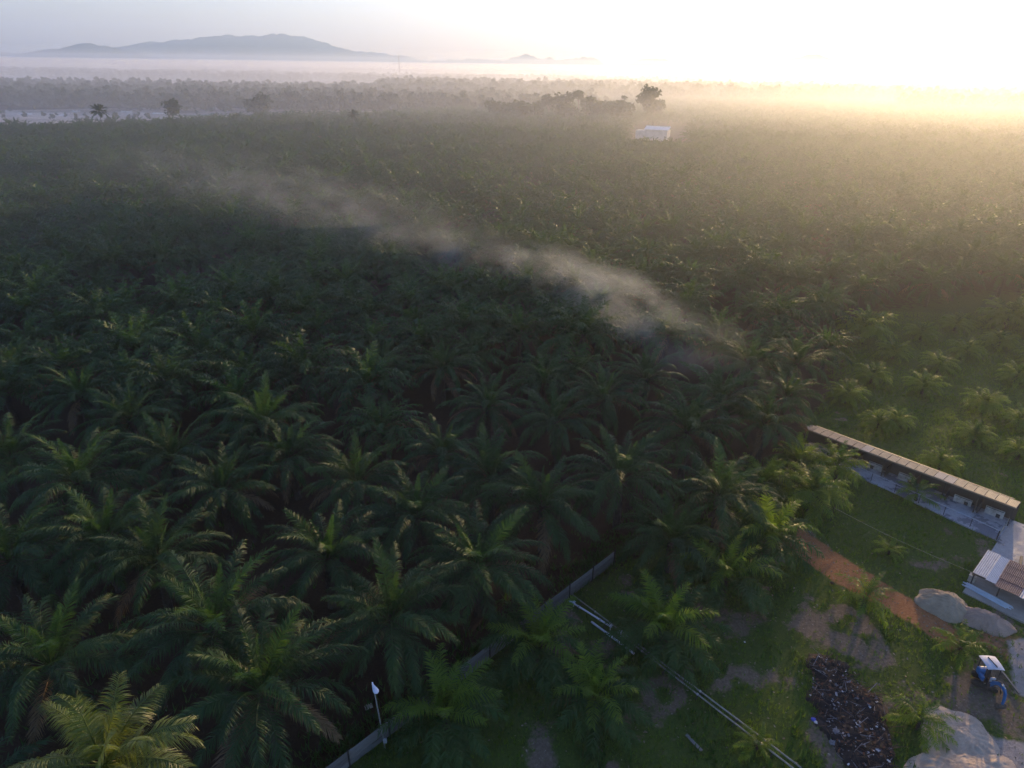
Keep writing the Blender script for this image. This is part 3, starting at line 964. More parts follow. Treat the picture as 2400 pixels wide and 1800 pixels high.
# ------------------------------------------------------------------ materials of built things
def plank_mat(name, c1, c2, stretch=(1, 14, 14), rough=0.85):
    """weathered boards: streaks along their length, a tone of its own for each board"""
    m, t, b = new_mat(name)
    tc = t.nodes.new('ShaderNodeTexCoord'); mp = t.nodes.new('ShaderNodeMapping'); mp.inputs['Scale'].default_value = stretch
    t.links.new(tc.outputs['Object'], mp.inputs[0])
    n = noise(t, 1.6, 6, 0.7, vec=mp.outputs[0])
    oi = t.nodes.new('ShaderNodeObjectInfo')
    ad = nnode(t, 'ShaderNodeMath', operation='MULTIPLY_ADD'); t.links.new(oi.outputs['Random'], ad.inputs[0]); ad.inputs[1].default_value = 0.35
    t.links.new(n.outputs[0], ad.inputs[2])
    rp = ramp(t, ad.outputs[0], [(0.35, c1), (0.95, c2)])
    t.links.new(rp.outputs[0], b.inputs['Base Color']); b.inputs['Roughness'].default_value = rough
    return m


def corrugated(name, c1, c2, rust, rust_lo=0.62, rough=0.5, metal=0.0):
    m, t, b = new_mat(name)
    n = noise(t, 0.9, 6, 0.7); n2 = noise(t, 3.5, 6, 0.75)
    base = ramp(t, n2.outputs[0], [(0.3, c1), (0.7, c2)]).outputs[0]
    k = ramp(t, n.outputs[0], [(rust_lo - 0.08, (0, 0, 0)), (rust_lo + 0.12, (1, 1, 1))])
    t.links.new(mixc(t, k.outputs[0], base, rust), b.inputs['Base Color'])
    b.inputs['Roughness'].default_value = rough; b.inputs['Metallic'].default_value = metal
    return m

MT['plank'] = plank_mat('weathered_plank', (0.075, 0.072, 0.066), (0.24, 0.235, 0.22))
MT['dark_metal'] = simple('dark_metal', (0.012, 0.012, 0.013), (0.035, 0.033, 0.032), 6, 0.6)
MT['galv'] = simple('galvanised_pipe', (0.30, 0.31, 0.32), (0.48, 0.50, 0.52), 4, 0.45, 0.3)
MT['old_pipe'] = simple('weathered_pipe', (0.15, 0.15, 0.13), (0.30, 0.30, 0.27), 3, 0.7)
MT['white_pipe'] = simple('white_plastic', (0.62, 0.62, 0.70), (0.80, 0.80, 0.86), 2, 0.4)
MT['roof_cream'] = corrugated('roof_sheet_cream', (0.17, 0.12, 0.068), (0.29, 0.215, 0.13), (0.10, 0.058, 0.034), 0.52, rough=0.5)
MT['roof_rust'] = corrugated('roof_sheet_rusty', (0.10, 0.06, 0.045), (0.18, 0.12, 0.09), (0.09, 0.05, 0.035), 0.45)
MT['roof_grey'] = corrugated('roof_sheet_grey', (0.16, 0.14, 0.13), (0.26, 0.23, 0.21), (0.18, 0.11, 0.08))
MT['roof_white'] = corrugated('roof_sheet_white', (0.36, 0.33, 0.32), (0.56, 0.53, 0.52), (0.24, 0.18, 0.15), 0.60)
MT['roof_clear'] = corrugated('roof_sheet_pale_grey', (0.40, 0.40, 0.42), (0.52, 0.52, 0.54), (0.30, 0.28, 0.27), 0.7, 0.35)
MT['roof_maroon'] = corrugated('roof_sheet_maroon', (0.085, 0.030, 0.035), (0.13, 0.050, 0.056), (0.16, 0.10, 0.10), 0.70)
MT['timber'] = plank_mat('pale_timber', (0.16, 0.12, 0.08), (0.30, 0.24, 0.17))
MT['boards_dark'] = plank_mat('dark_boards', (0.035, 0.028, 0.024), (0.09, 0.072, 0.06))
MT['cream_panel'] = simple('cream_panel', (0.26, 0.22, 0.17), (0.58, 0.53, 0.46), 2.6, 0.8)


def wet_concrete(name, dry1, dry2, wet, amount):
    m, t, b = new_mat(name)
    n = noise(t, 0.45, 6, 0.65); n2 = noise(t, 4.0, 6, 0.75)
    base = ramp(t, n2.outputs[0], [(0.3, dry1), (0.7, dry2)]).outputs[0]
    k = ramp(t, n.outputs[0], [(amount - 0.04, (1, 1, 1)), (amount + 0.06, (0, 0, 0))])
    t.links.new(mixc(t, k.outputs[0], base, wet), b.inputs['Base Color'])
    rr_ = nnode(t, 'ShaderNodeMapRange'); t.links.new(k.outputs[0], rr_.inputs[0])
    rr_.inputs[3].default_value = 0.75; rr_.inputs[4].default_value = 0.08
    t.links.new(rr_.outputs[0], b.inputs['Roughness'])
    return m

MT['wet_slab'] = wet_concrete('wet_concrete', (0.30, 0.295, 0.31), (0.46, 0.45, 0.46), (0.20, 0.20, 0.22), 0.50)
MT['dry_slab'] = wet_concrete('dry_concrete', (0.28, 0.25, 0.23), (0.42, 0.38, 0.35), (0.16, 0.15, 0.15), 0.40)
MT['beige_slab'] = simple('beige_slab', (0.27, 0.24, 0.20), (0.36, 0.325, 0.28), 1.5, 0.85, bump=0.2)


def axis_mat(o, u, v):
    pass


def uv_point(org, a, b_, z=0.0):
    p = org + U * a + V * b_
    return Vector((p.x, p.y, z))

RZ_U = math.atan2(U.y, U.x)                   # turn that lays local X along the shed
RZ_V = math.atan2(V.y, V.x)

# ------------------------------------------------------------------ plank fence along the plantation
FA, FB = P(820, 1796), P(1420, 1336)
fd = (FB - FA).normalized(); frz = math.atan2(fd.y, fd.x); flen = (FB - FA).length
fence = empty('plank_fence', FA, frz)
tag(fence, 'long grey plank fence between the palms and the lawn', 'fence')
rr = random.Random(8)
bay = 3.02
post_me = MB().box((0, 0, 0.78), (0.07, 0.07, 1.75)).mesh('post', MT['dark_metal'])
plank_mes = []
for k in range(4):
    b = MB()
    n = 5
    for i in range(n):                         # slightly warped board
        x0, x1 = -bay / 2 + 0.04 + (bay - 0.08) * i / n, -bay / 2 + 0.04 + (bay - 0.08) * (i + 1) / n
        w0, w1 = 0.012 * math.sin(i * 1.3 + k), 0.012 * math.sin((i + 1) * 1.3 + k)
        b.add([(x0, w0 - .02, -.215), (x1, w1 - .02, -.215), (x1, w1 + .02, -.215), (x0, w0 + .02, -.215),
               (x0, w0 - .02, .215), (x1, w1 - .02, .215), (x1, w1 + .02, .215), (x0, w0 + .02, .215)],
              [(0, 1, 5, 4), (2, 3, 7, 6), (4, 5, 6, 7), (3, 2, 1, 0)] + ([(0, 4, 7, 3)] if i == 0 else []) + ([(1, 2, 6, 5)] if i == n - 1 else []))
    plank_mes.append(b.mesh('plank', MT['plank']))
i0, i1 = -2, int(flen / bay) + 2
for i in range(i0, i1 + 1):
    link('post', post_me, fence, (i * bay, -0.06, 0), (rr.uniform(-.03, .03), rr.uniform(-.03, .03), 0))
    if i == i1: break
    if i == i1 - 1 : continue
    for k in range(3):
        link('plank', plank_mes[rr.randrange(4)], fence, ((i + 0.5) * bay, rr.uniform(-.015, .015), 0.27 + 0.455 * k + rr.uniform(-.015, .015)), (rr.uniform(-.03, .03), rr.uniform(-.006, .006), 0))

# lamp post behind the fence
lb = P(903, 1752); lt = P(875, 1609, 5.6)
lamp = empty('street_lamp', lb, 0)
tag(lamp, 'slim lamp post with a white lamp head, beside the plank fence', 'lamp post')
ax = lt - lb
MB().tube([(0, 0, -0.3), ax * 0.5, ax], [0.055, 0.045, 0.038], 8).build('pole', MT['old_pipe'], lamp, smooth=True)
MB().tube([ax + Vector((-0.06, 0.12, 0.03)), ax + Vector((-0.10, 0.25, 0.06))], [0.05, 0.045], 8).build('bracket', MT['white_pipe'], lamp)
hd = MB()
dirh = Vector((0.55, -0.80, -0.12)).normalized(); sdh = Vector((-dirh.y, dirh.x, 0)).normalized(); uph = sdh.cross(dirh)
prof = [(-0.10, 0.05, 0.05), (0.0, 0.08, 0.07), (0.18, 0.14, 0.09), (0.36, 0.18, 0.09), (0.5, 0.16, 0.07), (0.58, 0.07, 0.04)]
vs = []
for d_, wd, hh in prof:
    for k in range(10):
        an = 2 * math.pi * k / 10
        vs.append(ax + Vector((0, 0, 0.05)) + dirh * d_ + sdh * wd * math.cos(an) + uph * hh * math.sin(an))
fs = [(i * 10 + k, i * 10 + (k + 1) % 10, (i + 1) * 10 + (k + 1) % 10, (i + 1) * 10 + k) for i in range(5) for k in range(10)] + [tuple(range(10)), tuple(range(50, 60))]
hd.add(vs, fs).build('lamp_head', MT['white_pipe'], lamp, smooth=True)
MB().box((0.05, -0.08, 0.75), (0.22, 0.14, 0.32)).build('switch_box', MT['galv'], lamp)

# sheet of pale card in the drain behind the fence
q = P(864, 1658)
card = MB()
card.add([(-.26, -.2, .05), (.02, -.22, .12), (.05, .2, .14), (-.24, .22, .04), (.26, -.17, .05), (.28, .2, .07)], [(0, 1, 2, 3), (1, 4, 5, 2)])
card.add([(-.26, -.2, .035), (.02, -.22, .105), (.05, .2, .125), (-.24, .22, .025), (.26, -.17, .035), (.28, .2, .055)], [(3, 2, 1, 0), (2, 5, 4, 1)])
tag(card.build('cardboard_sheet', MT['cream_panel'], None, q, 0.5), 'creased pale cardboard lying on the dark soil beside the lamp post', 'cardboard')

# ------------------------------------------------------------------ pipes on the lawn
def pipe_thing(name, a, b_, r, mat, label, cat='pipe', group=None, z=0.3, rings=0):
    o = empty(name, Vector((a.x, a.y, 0)), 0)
    tag(o, label, cat, group)
    d = Vector((b_.x - a.x, b_.y - a.y, 0)); L = d.length; dn = d / L
    n = max(2, int(L / 3))
    pts = [dn * (L * i / n) + Vector((0, 0, z + 0.02 * math.sin(i * 1.7))) for i in range(n + 1)]
    MB().tube(pts, r, 8).build('tube', mat, o, smooth=True)
    for i in range(rings):
        p = dn * (L * (i + 0.5) / rings)
        MB().tube([p - dn * 0.06 + Vector((0, 0, z)), p + dn * 0.06 + Vector((0, 0, z))], r * 1.5, 8).build('coupling', MT['galv'], o)
    return o

pa, pb = P(1338, 1404), P(1872, 1812)
off = V * 0.22
pipe_thing('long_pipe', pa + off, pb + off, 0.055, MT['old_pipe'], 'long grey pipe across the lawn, the upper of the two parallel ones', rings=4)
pipe_thing('long_pipe', pa - off + U * 5.0, pb - off, 0.055, MT['old_pipe'], 'long grey pipe across the lawn, the lower of the two parallel ones', rings=3)
for k in range(7):
    p = pa + (pb - pa) * ((k + 0.4) / 7)
    b = MB()
    for s_ in (-1, 1):
        q = V * 0.36 * s_
        b.box((q.x, q.y, 0.12), (0.06, 0.06, 0.30), RZ_V)
    b.box((0, 0, 0.215), (0.9, 0.07, 0.06), RZ_V)
    tag(b.build('pipe_stand', MT['dark_metal'], None, (p.x, p.y, 0)), 'low dark stand under the two long pipes, %s from the fence corner' % ('first', 'second', 'third', 'fourth', 'fifth', 'sixth', 'seventh')[k], 'pipe stand', 'stands under the long pipes')
wa, wb = P(1333, 1414), P(1432, 1476)
pipe_thing('white_pipe', wa, wb, 0.07, MT['white_pipe'], 'white pipe running from the fence corner with brackets at both ends', rings=2)
for (px, py), lab in (((1344, 1420), 'bracket on the white pipe near the fence corner'), ((1430, 1476), 'bracket at the lower end of the upper white pipe'), ((1455, 1492), 'loose white fittings lying on the long pipes')):
    q = P(px, py)
    b = MB()
    for k in range(3):
        an = k * 2.1
        b.tube([(-0.16 * math.cos(an), -0.16 * math.sin(an), 0.40 + 0.03 * k), (0.16 * math.cos(an), 0.16 * math.sin(an), 0.44 + 0.03 * k)], 0.035, 6)
    b.box((0, 0, 0.20), (0.07, 0.07, 0.44))
    tag(b.build('pipe_bracket', MT['white_pipe'], None, q), lab, 'bracket')
pipe_thing('white_pipe', P(1386, 1460), P(1486, 1535), 0.085, MT['white_pipe'], 'white pipe lying lower and loose beside the long pipes', z=0.12)
q = P(1626, 1742)
tag(MB().box((0, 0, 0.06), (1.4, 0.22, 0.05), math.atan2(-0.95, 0.6)).build('old_board', MT['plank'], None, q), 'grey old board lying in the grass at the bottom', 'board')

# ------------------------------------------------------------------ long shed, its wet yard and rails
E0 = P(1885, 1003, 2.3); SL = 21.0
E0 = Vector((E0.x, E0.y, 0))
shed = empty('animal_shed', E0, RZ_U)
# local x along the shed, local y: which side is the back
yb = 1.0 if (Matrix.Rotation(RZ_U, 3, 'Z') @ Vector((0, 1, 0))).dot(V) > 0 else -1.0
tag(shed, 'long low shed with a narrow corrugated lean-to roof beside the wet yard', 'shed')
DEP = 1.75
def sheet_mesh(name, width, length, mat, amp=0.018, ribs=6):
    b = MB()
    n = ribs * 2
    vs, fs = [], []
    for i in range(n + 1):
        x = -width / 2 + width * i / n
        z = amp * (1 if i % 2 else -1)
        vs += [(x, 0, z), (x, length, z)]
    for i in range(n): fs.append((2 * i, 2 * i + 2, 2 * i + 3, 2 * i + 1))
    b.add(vs, fs)
    b.add([(x, y, z - 0.006) for x, y, z in vs], [f[::-1] for f in fs])
    return b.mesh(name, mat)
nsh = 23
sw = SL / nsh
kinds = ['roof_rust'] * 7 + ['roof_grey'] * 1 + ['roof_cream'] * 7 + ['roof_grey'] * 2 + ['roof_cream'] * 6
sm = {k: sheet_mesh('roof_sheet', sw - 0.05, DEP, MT[k]) for k in set(kinds)}
rr = random.Random(3)
for i, k in enumerate(kinds):
    o = link('roof_sheet', sm[k], shed, ((i + 0.5) * sw, -0.02 if yb > 0 else 0.02, 2.31 + 0.012 * (i % 2) + rr.uniform(-.008, .008)), (math.radians(-5.0), 0, 0))
    if yb < 0: o.rotation_euler = (math.radians(-5.0), 0, math.pi)
    o.location.y += rr.uniform(-.04, .04)
MB().box((SL / 2, 0.07 * yb, 2.19), (SL, 0.09, 0.14)).build('front_beam', MT['timber'], shed)
MB().box((SL / 2, (DEP - 0.15) * yb, 1.02), (SL, 0.08, 2.10)).build('rear_wall', MT['boards_dark'], shed)
MB().box((SL / 2, (DEP + 0.10) * yb, 2.14), (SL - 1.2, 0.13, 0.07)).build('gutter', MT['roof_cream'], shed)
for k in range(8):
    MB().box((0.2 + k * (SL - 0.4) / 7, 0.09 * yb, 1.05), (0.10, 0.10, 2.14)).build('post', MT['boards_dark'], shed)
for k in range(1, 7):
    MB().box((0.2 + k * (SL - 0.4) / 7 + 0.3, 0.85 * yb, 0.6), (0.08, 1.4, 1.2)).build('partition', MT['boards_dark'], shed)
for x0, x1, hgt in ((7.3, 8.7, 0.85), (10.4, 12.1, 0.9), (15.8, 17.4, 0.8), (18.6, 20.2, 0.9)):
    pn = MB().box(((x0 + x1) / 2, 0.95 * yb, hgt / 2), (x1 - x0, 0.10, hgt)).build('pen_door', MT['cream_panel'], shed)
    b = MB().box(((x0 + x1) / 2 + (0.35 if x0 > 9 else -0.3), 0.885 * yb, hgt * 0.30), (0.34, 0.02, 0.40))
    b.build('hatch', MT['dark_metal'], pn)
    MB().box(((x0 + x1) / 2, 0.885 * yb, hgt * 0.92), (x1 - x0 - 0.1, 0.02, 0.06)).build('rail', MT['boards_dark'], pn)

def slab(name, pts, top, mat, kind='structure', thick=0.25):
    n = len(pts)
    vs = [(p.x, p.y, top) for p in pts] + [(p.x, p.y, top - thick) for p in pts]
    fs = [tuple(range(n)), tuple(range(2 * n - 1, n - 1, -1))] + [(i, i + n, (i + 1) % n + n, (i + 1) % n) for i in range(n)]
    o = MB().add(vs, fs).build(name, mat)
    import bmesh
    bm = bmesh.new(); bm.from_mesh(o.data); bmesh.ops.recalc_face_normals(bm, faces=bm.faces); bm.to_mesh(o.data); bm.free()
    return tag(o, kind=kind)
YARD = [uv_point(E0, *q) for q in ((0.4, 1.55), (0.4, -0.9), (7.8, -1.85), (14, -2.5), (20.85, -3.3), (20.85, 1.55))]
slab('yard_pavement', YARD, 0.07, MT['wet_slab'])
slab('apron_pavement', [uv_point(E0, *q) for q in ((20.87, 1.6), (20.87, -3.3), (20.9, -6.4), (22.8, -8.0), (30, -8.6), (30, 1.6))], 0.055, MT['dry_slab'])

rail = empty('pipe_rail', uv_point(E0, 7.0, -1.6), RZ_U)
tag(rail, 'thin pipe railing along the near edge of the wet yard', 'railing')
def ry(x): return (-1.62 - 0.107 * (x - 7.0)) + 1.6
pts_ = [(x - 7.0, ry(x) * yb, 1.05) for x in (6.4, 10, 15, 20.7)]
MB().tube(pts_, 0.03, 6).build('top_rail', MT['galv'], rail)
for x in (6.4, 8.7, 11.2, 13.6, 16.0, 18.4, 20.7):
    MB().tube([(x - 7.0, ry(x) * yb, 0.0), (x - 7.0, ry(x) * yb, 1.05)], 0.032, 6).build('post', MT['dark_metal'], rail)
gate = empty('yard_gate', uv_point(E0, 20.75, -3.2), RZ_V)
tag(gate, 'low pipe gate closing the right end of the wet yard', 'gate')
for z in (0.35, 0.65, 0.95): MB().tube([(0, 0, z), (4.0, 0, z)], 0.035, 6).build('bar', MT['old_pipe'], gate)
for x in (0, 2, 4.0): MB().tube([(x, 0, 0.0), (x, 0, 1.05)], 0.04, 6).build('post', MT['dark_metal'], gate)
q0 = uv_point(E0, 23.2, -5.6, 0.12)
tag(MB().box((0, 0, 0.06), (2.4, 0.18, 0.14), RZ_V + 0.15).build('dark_beam', MT['dark_metal'], None, q0), 'dark beam lying on the pale concrete at the right edge', 'beam')

# wire from the palm to the hut
wa, wb = P(1955, 1190, 1.5), P(2286, 1344, 1.35)
n = 16
pts_ = [wa.lerp(wb, i / n) + Vector((0, 0, -0.25 * math.sin(math.pi * i / n))) - Vector((wa.x, wa.y, 0)) for i in range(n + 1)]
wire = empty('wash_line', (wa.x, wa.y, 0)); tag(wire, 'thin pale line strung over the lawn from a palm to the hut', 'line')
MB().tube(pts_, 0.014, 5).build('line', MT['old_pipe'], wire)
MB().tube([(0, 0, -0.1), (0, 0, 1.6)], 0.05, 6).build('post', MT['dark_metal'], wire)

# ------------------------------------------------------------------ hut with patchwork roof
H0 = P(2280, 1341, 1.3); H0 = Vector((H0.x, H0.y, 0))
hut = empty('hut', H0, RZ_U)
tag(hut, 'open hut roofed with white, grey and maroon corrugated sheets', 'hut')
strips = [(0.0, 1.05, 'roof_white', -0.0, 4.15), (1.0, 1.75, 'roof_clear', -0.25, 4.0), (1.72, 2.62, 'roof_maroon', 0, 0), (2.6, 3.5, 'roof_maroon', 0, 0), (3.48, 4.9, 'roof_white', -0.55, 4.3), (4.85, 5.9, 'roof_white', -0.5, 4.2)]
for i, (x0, x1, k, y0, y1) in enumerate(strips):
    segs = [(y0, y1)] if k != 'roof_maroon' else [(-0.5, 0.85), (0.8, 2.0), (1.95, 3.05), (3.0, 3.9)]
    for j, (a, b_) in enumerate(segs):
        me = sheet_mesh('roof_sheet', x1 - x0, b_ - a, MT[k], 0.02, 7)
        link('roof_sheet', me, hut, ((x0 + x1) / 2, a * yb if yb > 0 else -a, 1.3 + 0.02 * (i % 2) + 0.04 * j + 0.03 * a), (math.radians(2.0) + (0.012 if j else 0), 0, 0 if yb > 0 else math.pi))
for x in (0.15, 2.1, 4.2, 5.7):
    for y in (0.0, 3.8):
        MB().box((x, y * yb, 0.58), (0.10, 0.10, 1.32)).build('post', MT['boards_dark'], hut)
for y in (-0.02, 1.9, 3.85):
    MB().box((2.95, y * yb, 1.20 + 0.035 * y), (5.9, 0.08, 0.10)).build('beam', MT['boards_dark'], hut)
MB().box((2.9, 3.9 * yb, 0.5), (5.6, 0.10, 1.0)).build('rear_wall', MT['cream_panel'], hut)
slab('hut_floor', [H0 + U * a + V * b_ for a, b_ in ((0.0, 4.1), (0.0, -1.55), (3.3, -1.75), (6.5, -1.75), (6.5, 4.1))], 0.09, MT['beige_slab'])
q = P(2276, 1362)
tank = empty('water_tank', q, RZ_U); tag(tank, 'small white water tank at the hut corner', 'tank')
MB().box((0, 0, 0.32), (0.52, 0.45, 0.62), 0, taper=0.94).build('body', MT['cream_panel'], tank)
MB().box((0, 0, 0.65), (0.54, 0.47, 0.05)).build('rim', MT['cream_panel'], tank)
MB().tube([(0.02, 0, 0.66), (0.02, 0, 0.70)], 0.13, 10).build('cap', MT['dark_metal'], tank)
sa, sb = P(2262, 1371), P(2360, 1424)
order = ['outermost, lawn side', 'second from the lawn side', 'middle', 'second from the hut floor', 'nearest the hut floor', 'top left', 'top right']
MT['pale_tube'] = simple('pale_blue_tube', (0.42, 0.48, 0.52), (0.62, 0.68, 0.72), 2, 0.4)
for k in range(7):
    o_ = V * (0.13 * (k - 2) if k < 5 else 0.13 * (k - 5.5) + 0.02)
    zz = 0.10 if k < 5 else 0.22
    a = sa + o_ + U * (0.12 * ((k * 37) % 5) - 0.2); b_ = sb + o_ + U * (0.10 * ((k * 23) % 5))
    pipe_thing('pale_tube', a, b_, 0.062, MT['pale_tube'], 'pale blue-white tube in the stack by the hut floor, %s' % order[k], 'tube', 'stack of pale tubes', z=zz)

# ------------------------------------------------------------------ heaps of sand
def sand_mat(name, c1, c2):
    m, t, b = new_mat(name)
    n = noise(t, 1.2, 6, 0.7); n2 = noise(t, 14.0, 5, 0.8)
    rp = ramp(t, n.outputs[0], [(0.3, c1), (0.7, c2)])
    t.links.new(rp.outputs[0], b.inputs['Base Color']); b.inputs['Roughness'].default_value = 0.95
    bp = t.nodes.new('ShaderNodeBump'); bp.inputs['Strength'].default_value = 0.6; bp.inputs['Distance'].default_value = 0.05
    t.links.new(n2.outputs[0], bp.inputs['Height']); t.links.new(bp.outputs[0], b.inputs['Normal'])
    return m
MT['sand_grey'] = sand_mat('sand_grey', (0.30, 0.215, 0.135), (0.44, 0.33, 0.22))
MT['sand_pink'] = sand_mat('sand_pink', (0.31, 0.205, 0.145), (0.43, 0.295, 0.215))
MT['sand_pale'] = sand_mat('sand_pale', (0.38, 0.275, 0.195), (0.55, 0.42, 0.31))
MT['ash'] = simple('burnt_soil', (0.014, 0.010, 0.009), (0.060, 0.036, 0.028), 2.2, 0.98, bump=1.0, bscale=6)


def mound(name, centre, rx, ry_, h, rz, mat, label, cat, seed, n=90, gully=0.34, flat=1.0):
    """poured heap: conical flanks, gullies running down, a soft foot"""
    g = np.linspace(-1.25, 1.25, n)
    X, Y = np.meshgrid(g, g)
    an = np.arctan2(Y, X)
    rad = np.hypot(X, Y) * (1 + 0.10 * np.sin(2 * an + seed) + 0.06 * np.sin(5 * an + seed * 2) + 0.05 * (vnoise(X * 4 + 50, Y * 4 + 50, 1.0, seed) - .5))
    Z = np.clip(1 - rad, 0, 1)
    Z = np.where(Z < 0.12, Z * Z / 0.24, Z - 0.06)
    Z = Z ** flat * 0.94
    gl = (vnoise((an + 4) * 7 * np.minimum(1, rad * 2), rad * 1.2, 1.0, seed + 3) - 0.5) * np.clip(Z * 3, 0, 1) * np.clip(rad * 2, 0, 1)
    Z = Z * h + gl * gully * h * 0.5 + (vnoise(X * 9 + 99, Y * 9 + 99, 1.0, seed + 5) - 0.5) * 0.07 * h * np.clip(Z * 5, 0, 1) + (vnoise(X * 26 + 99, Y * 26 + 99, 1.0, seed + 6) - 0.5) * 0.05 * np.clip(Z * 8, 0, 1)
    Z = np.where(rad > 1.0, -0.12, Z)
    i = np.arange(n * n).reshape(n, n)
    q = np.stack([i[:-1, :-1], i[:-1, 1:], i[1:, 1:], i[1:, :-1]], -1).reshape(-1, 4)
    o = link(name, npmesh(name, np.stack([X * rx, Y * ry_, Z], -1).reshape(-1, 3), q, mat, True), None, centre, (0, 0, rz))
    return tag(o, label, cat)

mound('sand_mound', P(2213, 1418), 2.2, 1.7, 1.35, RZ_U, MT['sand_grey'], 'larger grey sand mound beside the red dirt track', 'sand mound', 2, flat=0.72)
mound('sand_mound', P(2308, 1455), 1.85, 1.5, 1.0, RZ_U + 0.3, MT['sand_pink'], 'smaller pinkish sand mound touching the larger one', 'sand mound', 5, flat=0.7)
mound('sand_mound', P(2245, 1725), 2.6, 2.0, 0.5, 0.4, MT['sand_pale'], 'pale gullied sand spread near the excavator bucket', 'sand mound', 8, gully=0.6)
mound('sand_mound', P(2262, 1815), 3.2, 2.3, 0.7, 0.1, MT['sand_pale'], 'large pale sand heap at the bottom right edge', 'sand mound', 11, gully=0.5)

# ------------------------------------------------------------------ burnt rubbish heap
HEAP = PP((1903, 1533), (1965, 1548), (2010, 1600), (2058, 1640), (2086, 1700), (2096, 1770), (2080, 1830), (2000, 1815), (1962, 1762), (1925, 1700), (1902, 1620))
hx = [p.x for p in HEAP]; hy = [p.y for p in HEAP]
gx2 = np.arange(min(hx) - 1, max(hx) + 1, 0.16); gy2 = np.arange(min(hy) - 1, max(hy) + 1, 0.16)
X, Y = np.meshgrid(gx2, gy2)
D = polydist(HEAP, X, Y) + (vnoise(X, Y, 1.0, 61) - 0.5) * 1.1
Zh = np.where(D > 0, np.minimum(D * 0.25, 0.28) * (0.55 + 0.9 * vnoise(X, Y, 0.8, 62)) + (vnoise(X, Y, 0.3, 63) - .3) * 0.10, -0.2)
i = np.arange(X.size).reshape(X.shape)
q = np.stack([i[:-1, :-1], i[:-1, 1:], i[1:, 1:], i[1:, :-1]], -1).reshape(-1, 4)
q = q[(D.reshape(-1)[q] > -0.35).any(axis=1)]
heap = link('rubbish_heap', npmesh('rubbish_heap', np.stack([X, Y, Zh], -1).reshape(-1, 3), q, MT['ash'], True))
tag(heap, 'blackened burnt rubbish heap on the lawn in the lower right', 'rubbish heap')
gD = lambda x, y: (inside(HEAP, (x, y)))
def heap_z(x, y):
    a = int(np.clip((x - gx2[0]) / 0.16, 0, len(gx2) - 1)); b_ = int(np.clip((y - gy2[0]) / 0.16, 0, len(gy2) - 1))
    return max(0.0, float(Zh[b_, a]))
rr = random.Random(21)
deb = MB()
for k in range(1500):
    x, y = rr.uniform(min(hx), max(hx)), rr.uniform(min(hy), max(hy))
    if gD(x, y) < 0.05: continue
    z = heap_z(x, y) + 0.02
    an, el = rr.uniform(0, 6.28), rr.uniform(-0.2, 0.5)
    if rr.random() < 0.55:                    # twig or frond stalk
        L = rr.uniform(0.25, 1.1); d = Vector((math.cos(an) * math.cos(el), math.sin(an) * math.cos(el), math.sin(el)))
        deb.tube([Vector((x, y, z)), Vector((x, y, z)) + d * L], rr.uniform(0.012, 0.03), 4, rr.choice([0, 0, 0, 1, 1, 1, 2]), cap=False)
    else:                                     # scrap of sheet, ash or plastic
        s_ = rr.uniform(0.03, 0.12)
        Rm = Matrix.Rotation(an, 3, 'Z') @ Matrix.Rotation(rr.uniform(-.7, .7), 3, 'X')
        deb.box((x, y, z + s_ * 0.3), (s_ * 2, s_ * 1.2, s_ * 0.35), m=rr.choice([0, 0, 0, 1, 1, 0, 1, 2, 2, 2, 3, 4, 4]), rot=Rm)
MT['char'] = simple('charred_wood', (0.010, 0.009, 0.009), (0.035, 0.028, 0.025), 8, 0.95)
MT['twig'] = simple('brown_twig', (0.07, 0.035, 0.022), (0.16, 0.085, 0.05), 6, 0.9)
MT['ashgrey'] = simple('grey_ash', (0.13, 0.12, 0.13), (0.28, 0.26, 0.27), 6, 0.95)
MT['scrap'] = simple('pale_scrap', (0.40, 0.38, 0.38), (0.70, 0.68, 0.68), 5, 0.6)
MT['rustscrap'] = simple('rusty_scrap', (0.12, 0.045, 0.022), (0.24, 0.10, 0.05), 5, 0.85)
o = deb.build('rubbish_debris', [MT['char'], MT['twig'], MT['ashgrey'], MT['scrap'], MT['rustscrap']], heap)
o['kind'] = 'stuff'


def bag(px, py, s_, mat, label, seed, name='plastic_bag', z=0.0):
    import bmesh
    rr = random.Random(seed)
    bm = bmesh.new(); bmesh.ops.create_icosphere(bm, subdivisions=3 if s_ > 0.14 else 2, radius=s_)
    for v in bm.verts:
        v.co *= 1 + rr.uniform(-.34, .30); v.co.z *= 0.5
    me = bpy.data.meshes.new(name); bm.to_mesh(me); bm.free(); me.materials.append(mat)
    q = P(px, py)
    return tag(link(name, me, None, (q.x, q.y, heap_z(q.x, q.y) + s_ * 0.42)), label, 'rubbish')
MT['blue_bag'] = simple('blue_plastic', (0.03, 0.05, 0.42), (0.05, 0.08, 0.55), 3, 0.35)
bag(1906, 1688, 0.16, MT['blue_bag'], 'bright blue plastic bag on the grass left of the rubbish heap', 1)
bag(1911, 1695, 0.12, MT['scrap'], 'white scrap touching the blue bag', 2)
bag(1957, 1722, 0.20, MT['ashgrey'], 'upper of the pale ash lumps on the left flank of the heap', 3, 'ash_lump')
bag(1950, 1742, 0.19, MT['ashgrey'], 'lower, whiter of the pale lumps on the left flank of the heap', 4, 'ash_lump')
bag(2031, 1770, 0.10, MT['scrap'], 'small white scrap at the bottom of the rubbish heap', 5)
bag(2070, 1713, 0.09, MT['scrap'], 'small white scrap on the right flank of the rubbish heap', 6)
bag(1899, 1632, 0.08, MT['scrap'], 'tiny white scrap on the grass at the left rim of the heap', 7)
bag(2010, 1700, 0.09, MT['scrap'], 'small white scrap in the middle of the rubbish heap', 8)
bag(1944, 1604, 0.09, MT['scrap'], 'small white scrap in the upper part of the rubbish heap', 9)
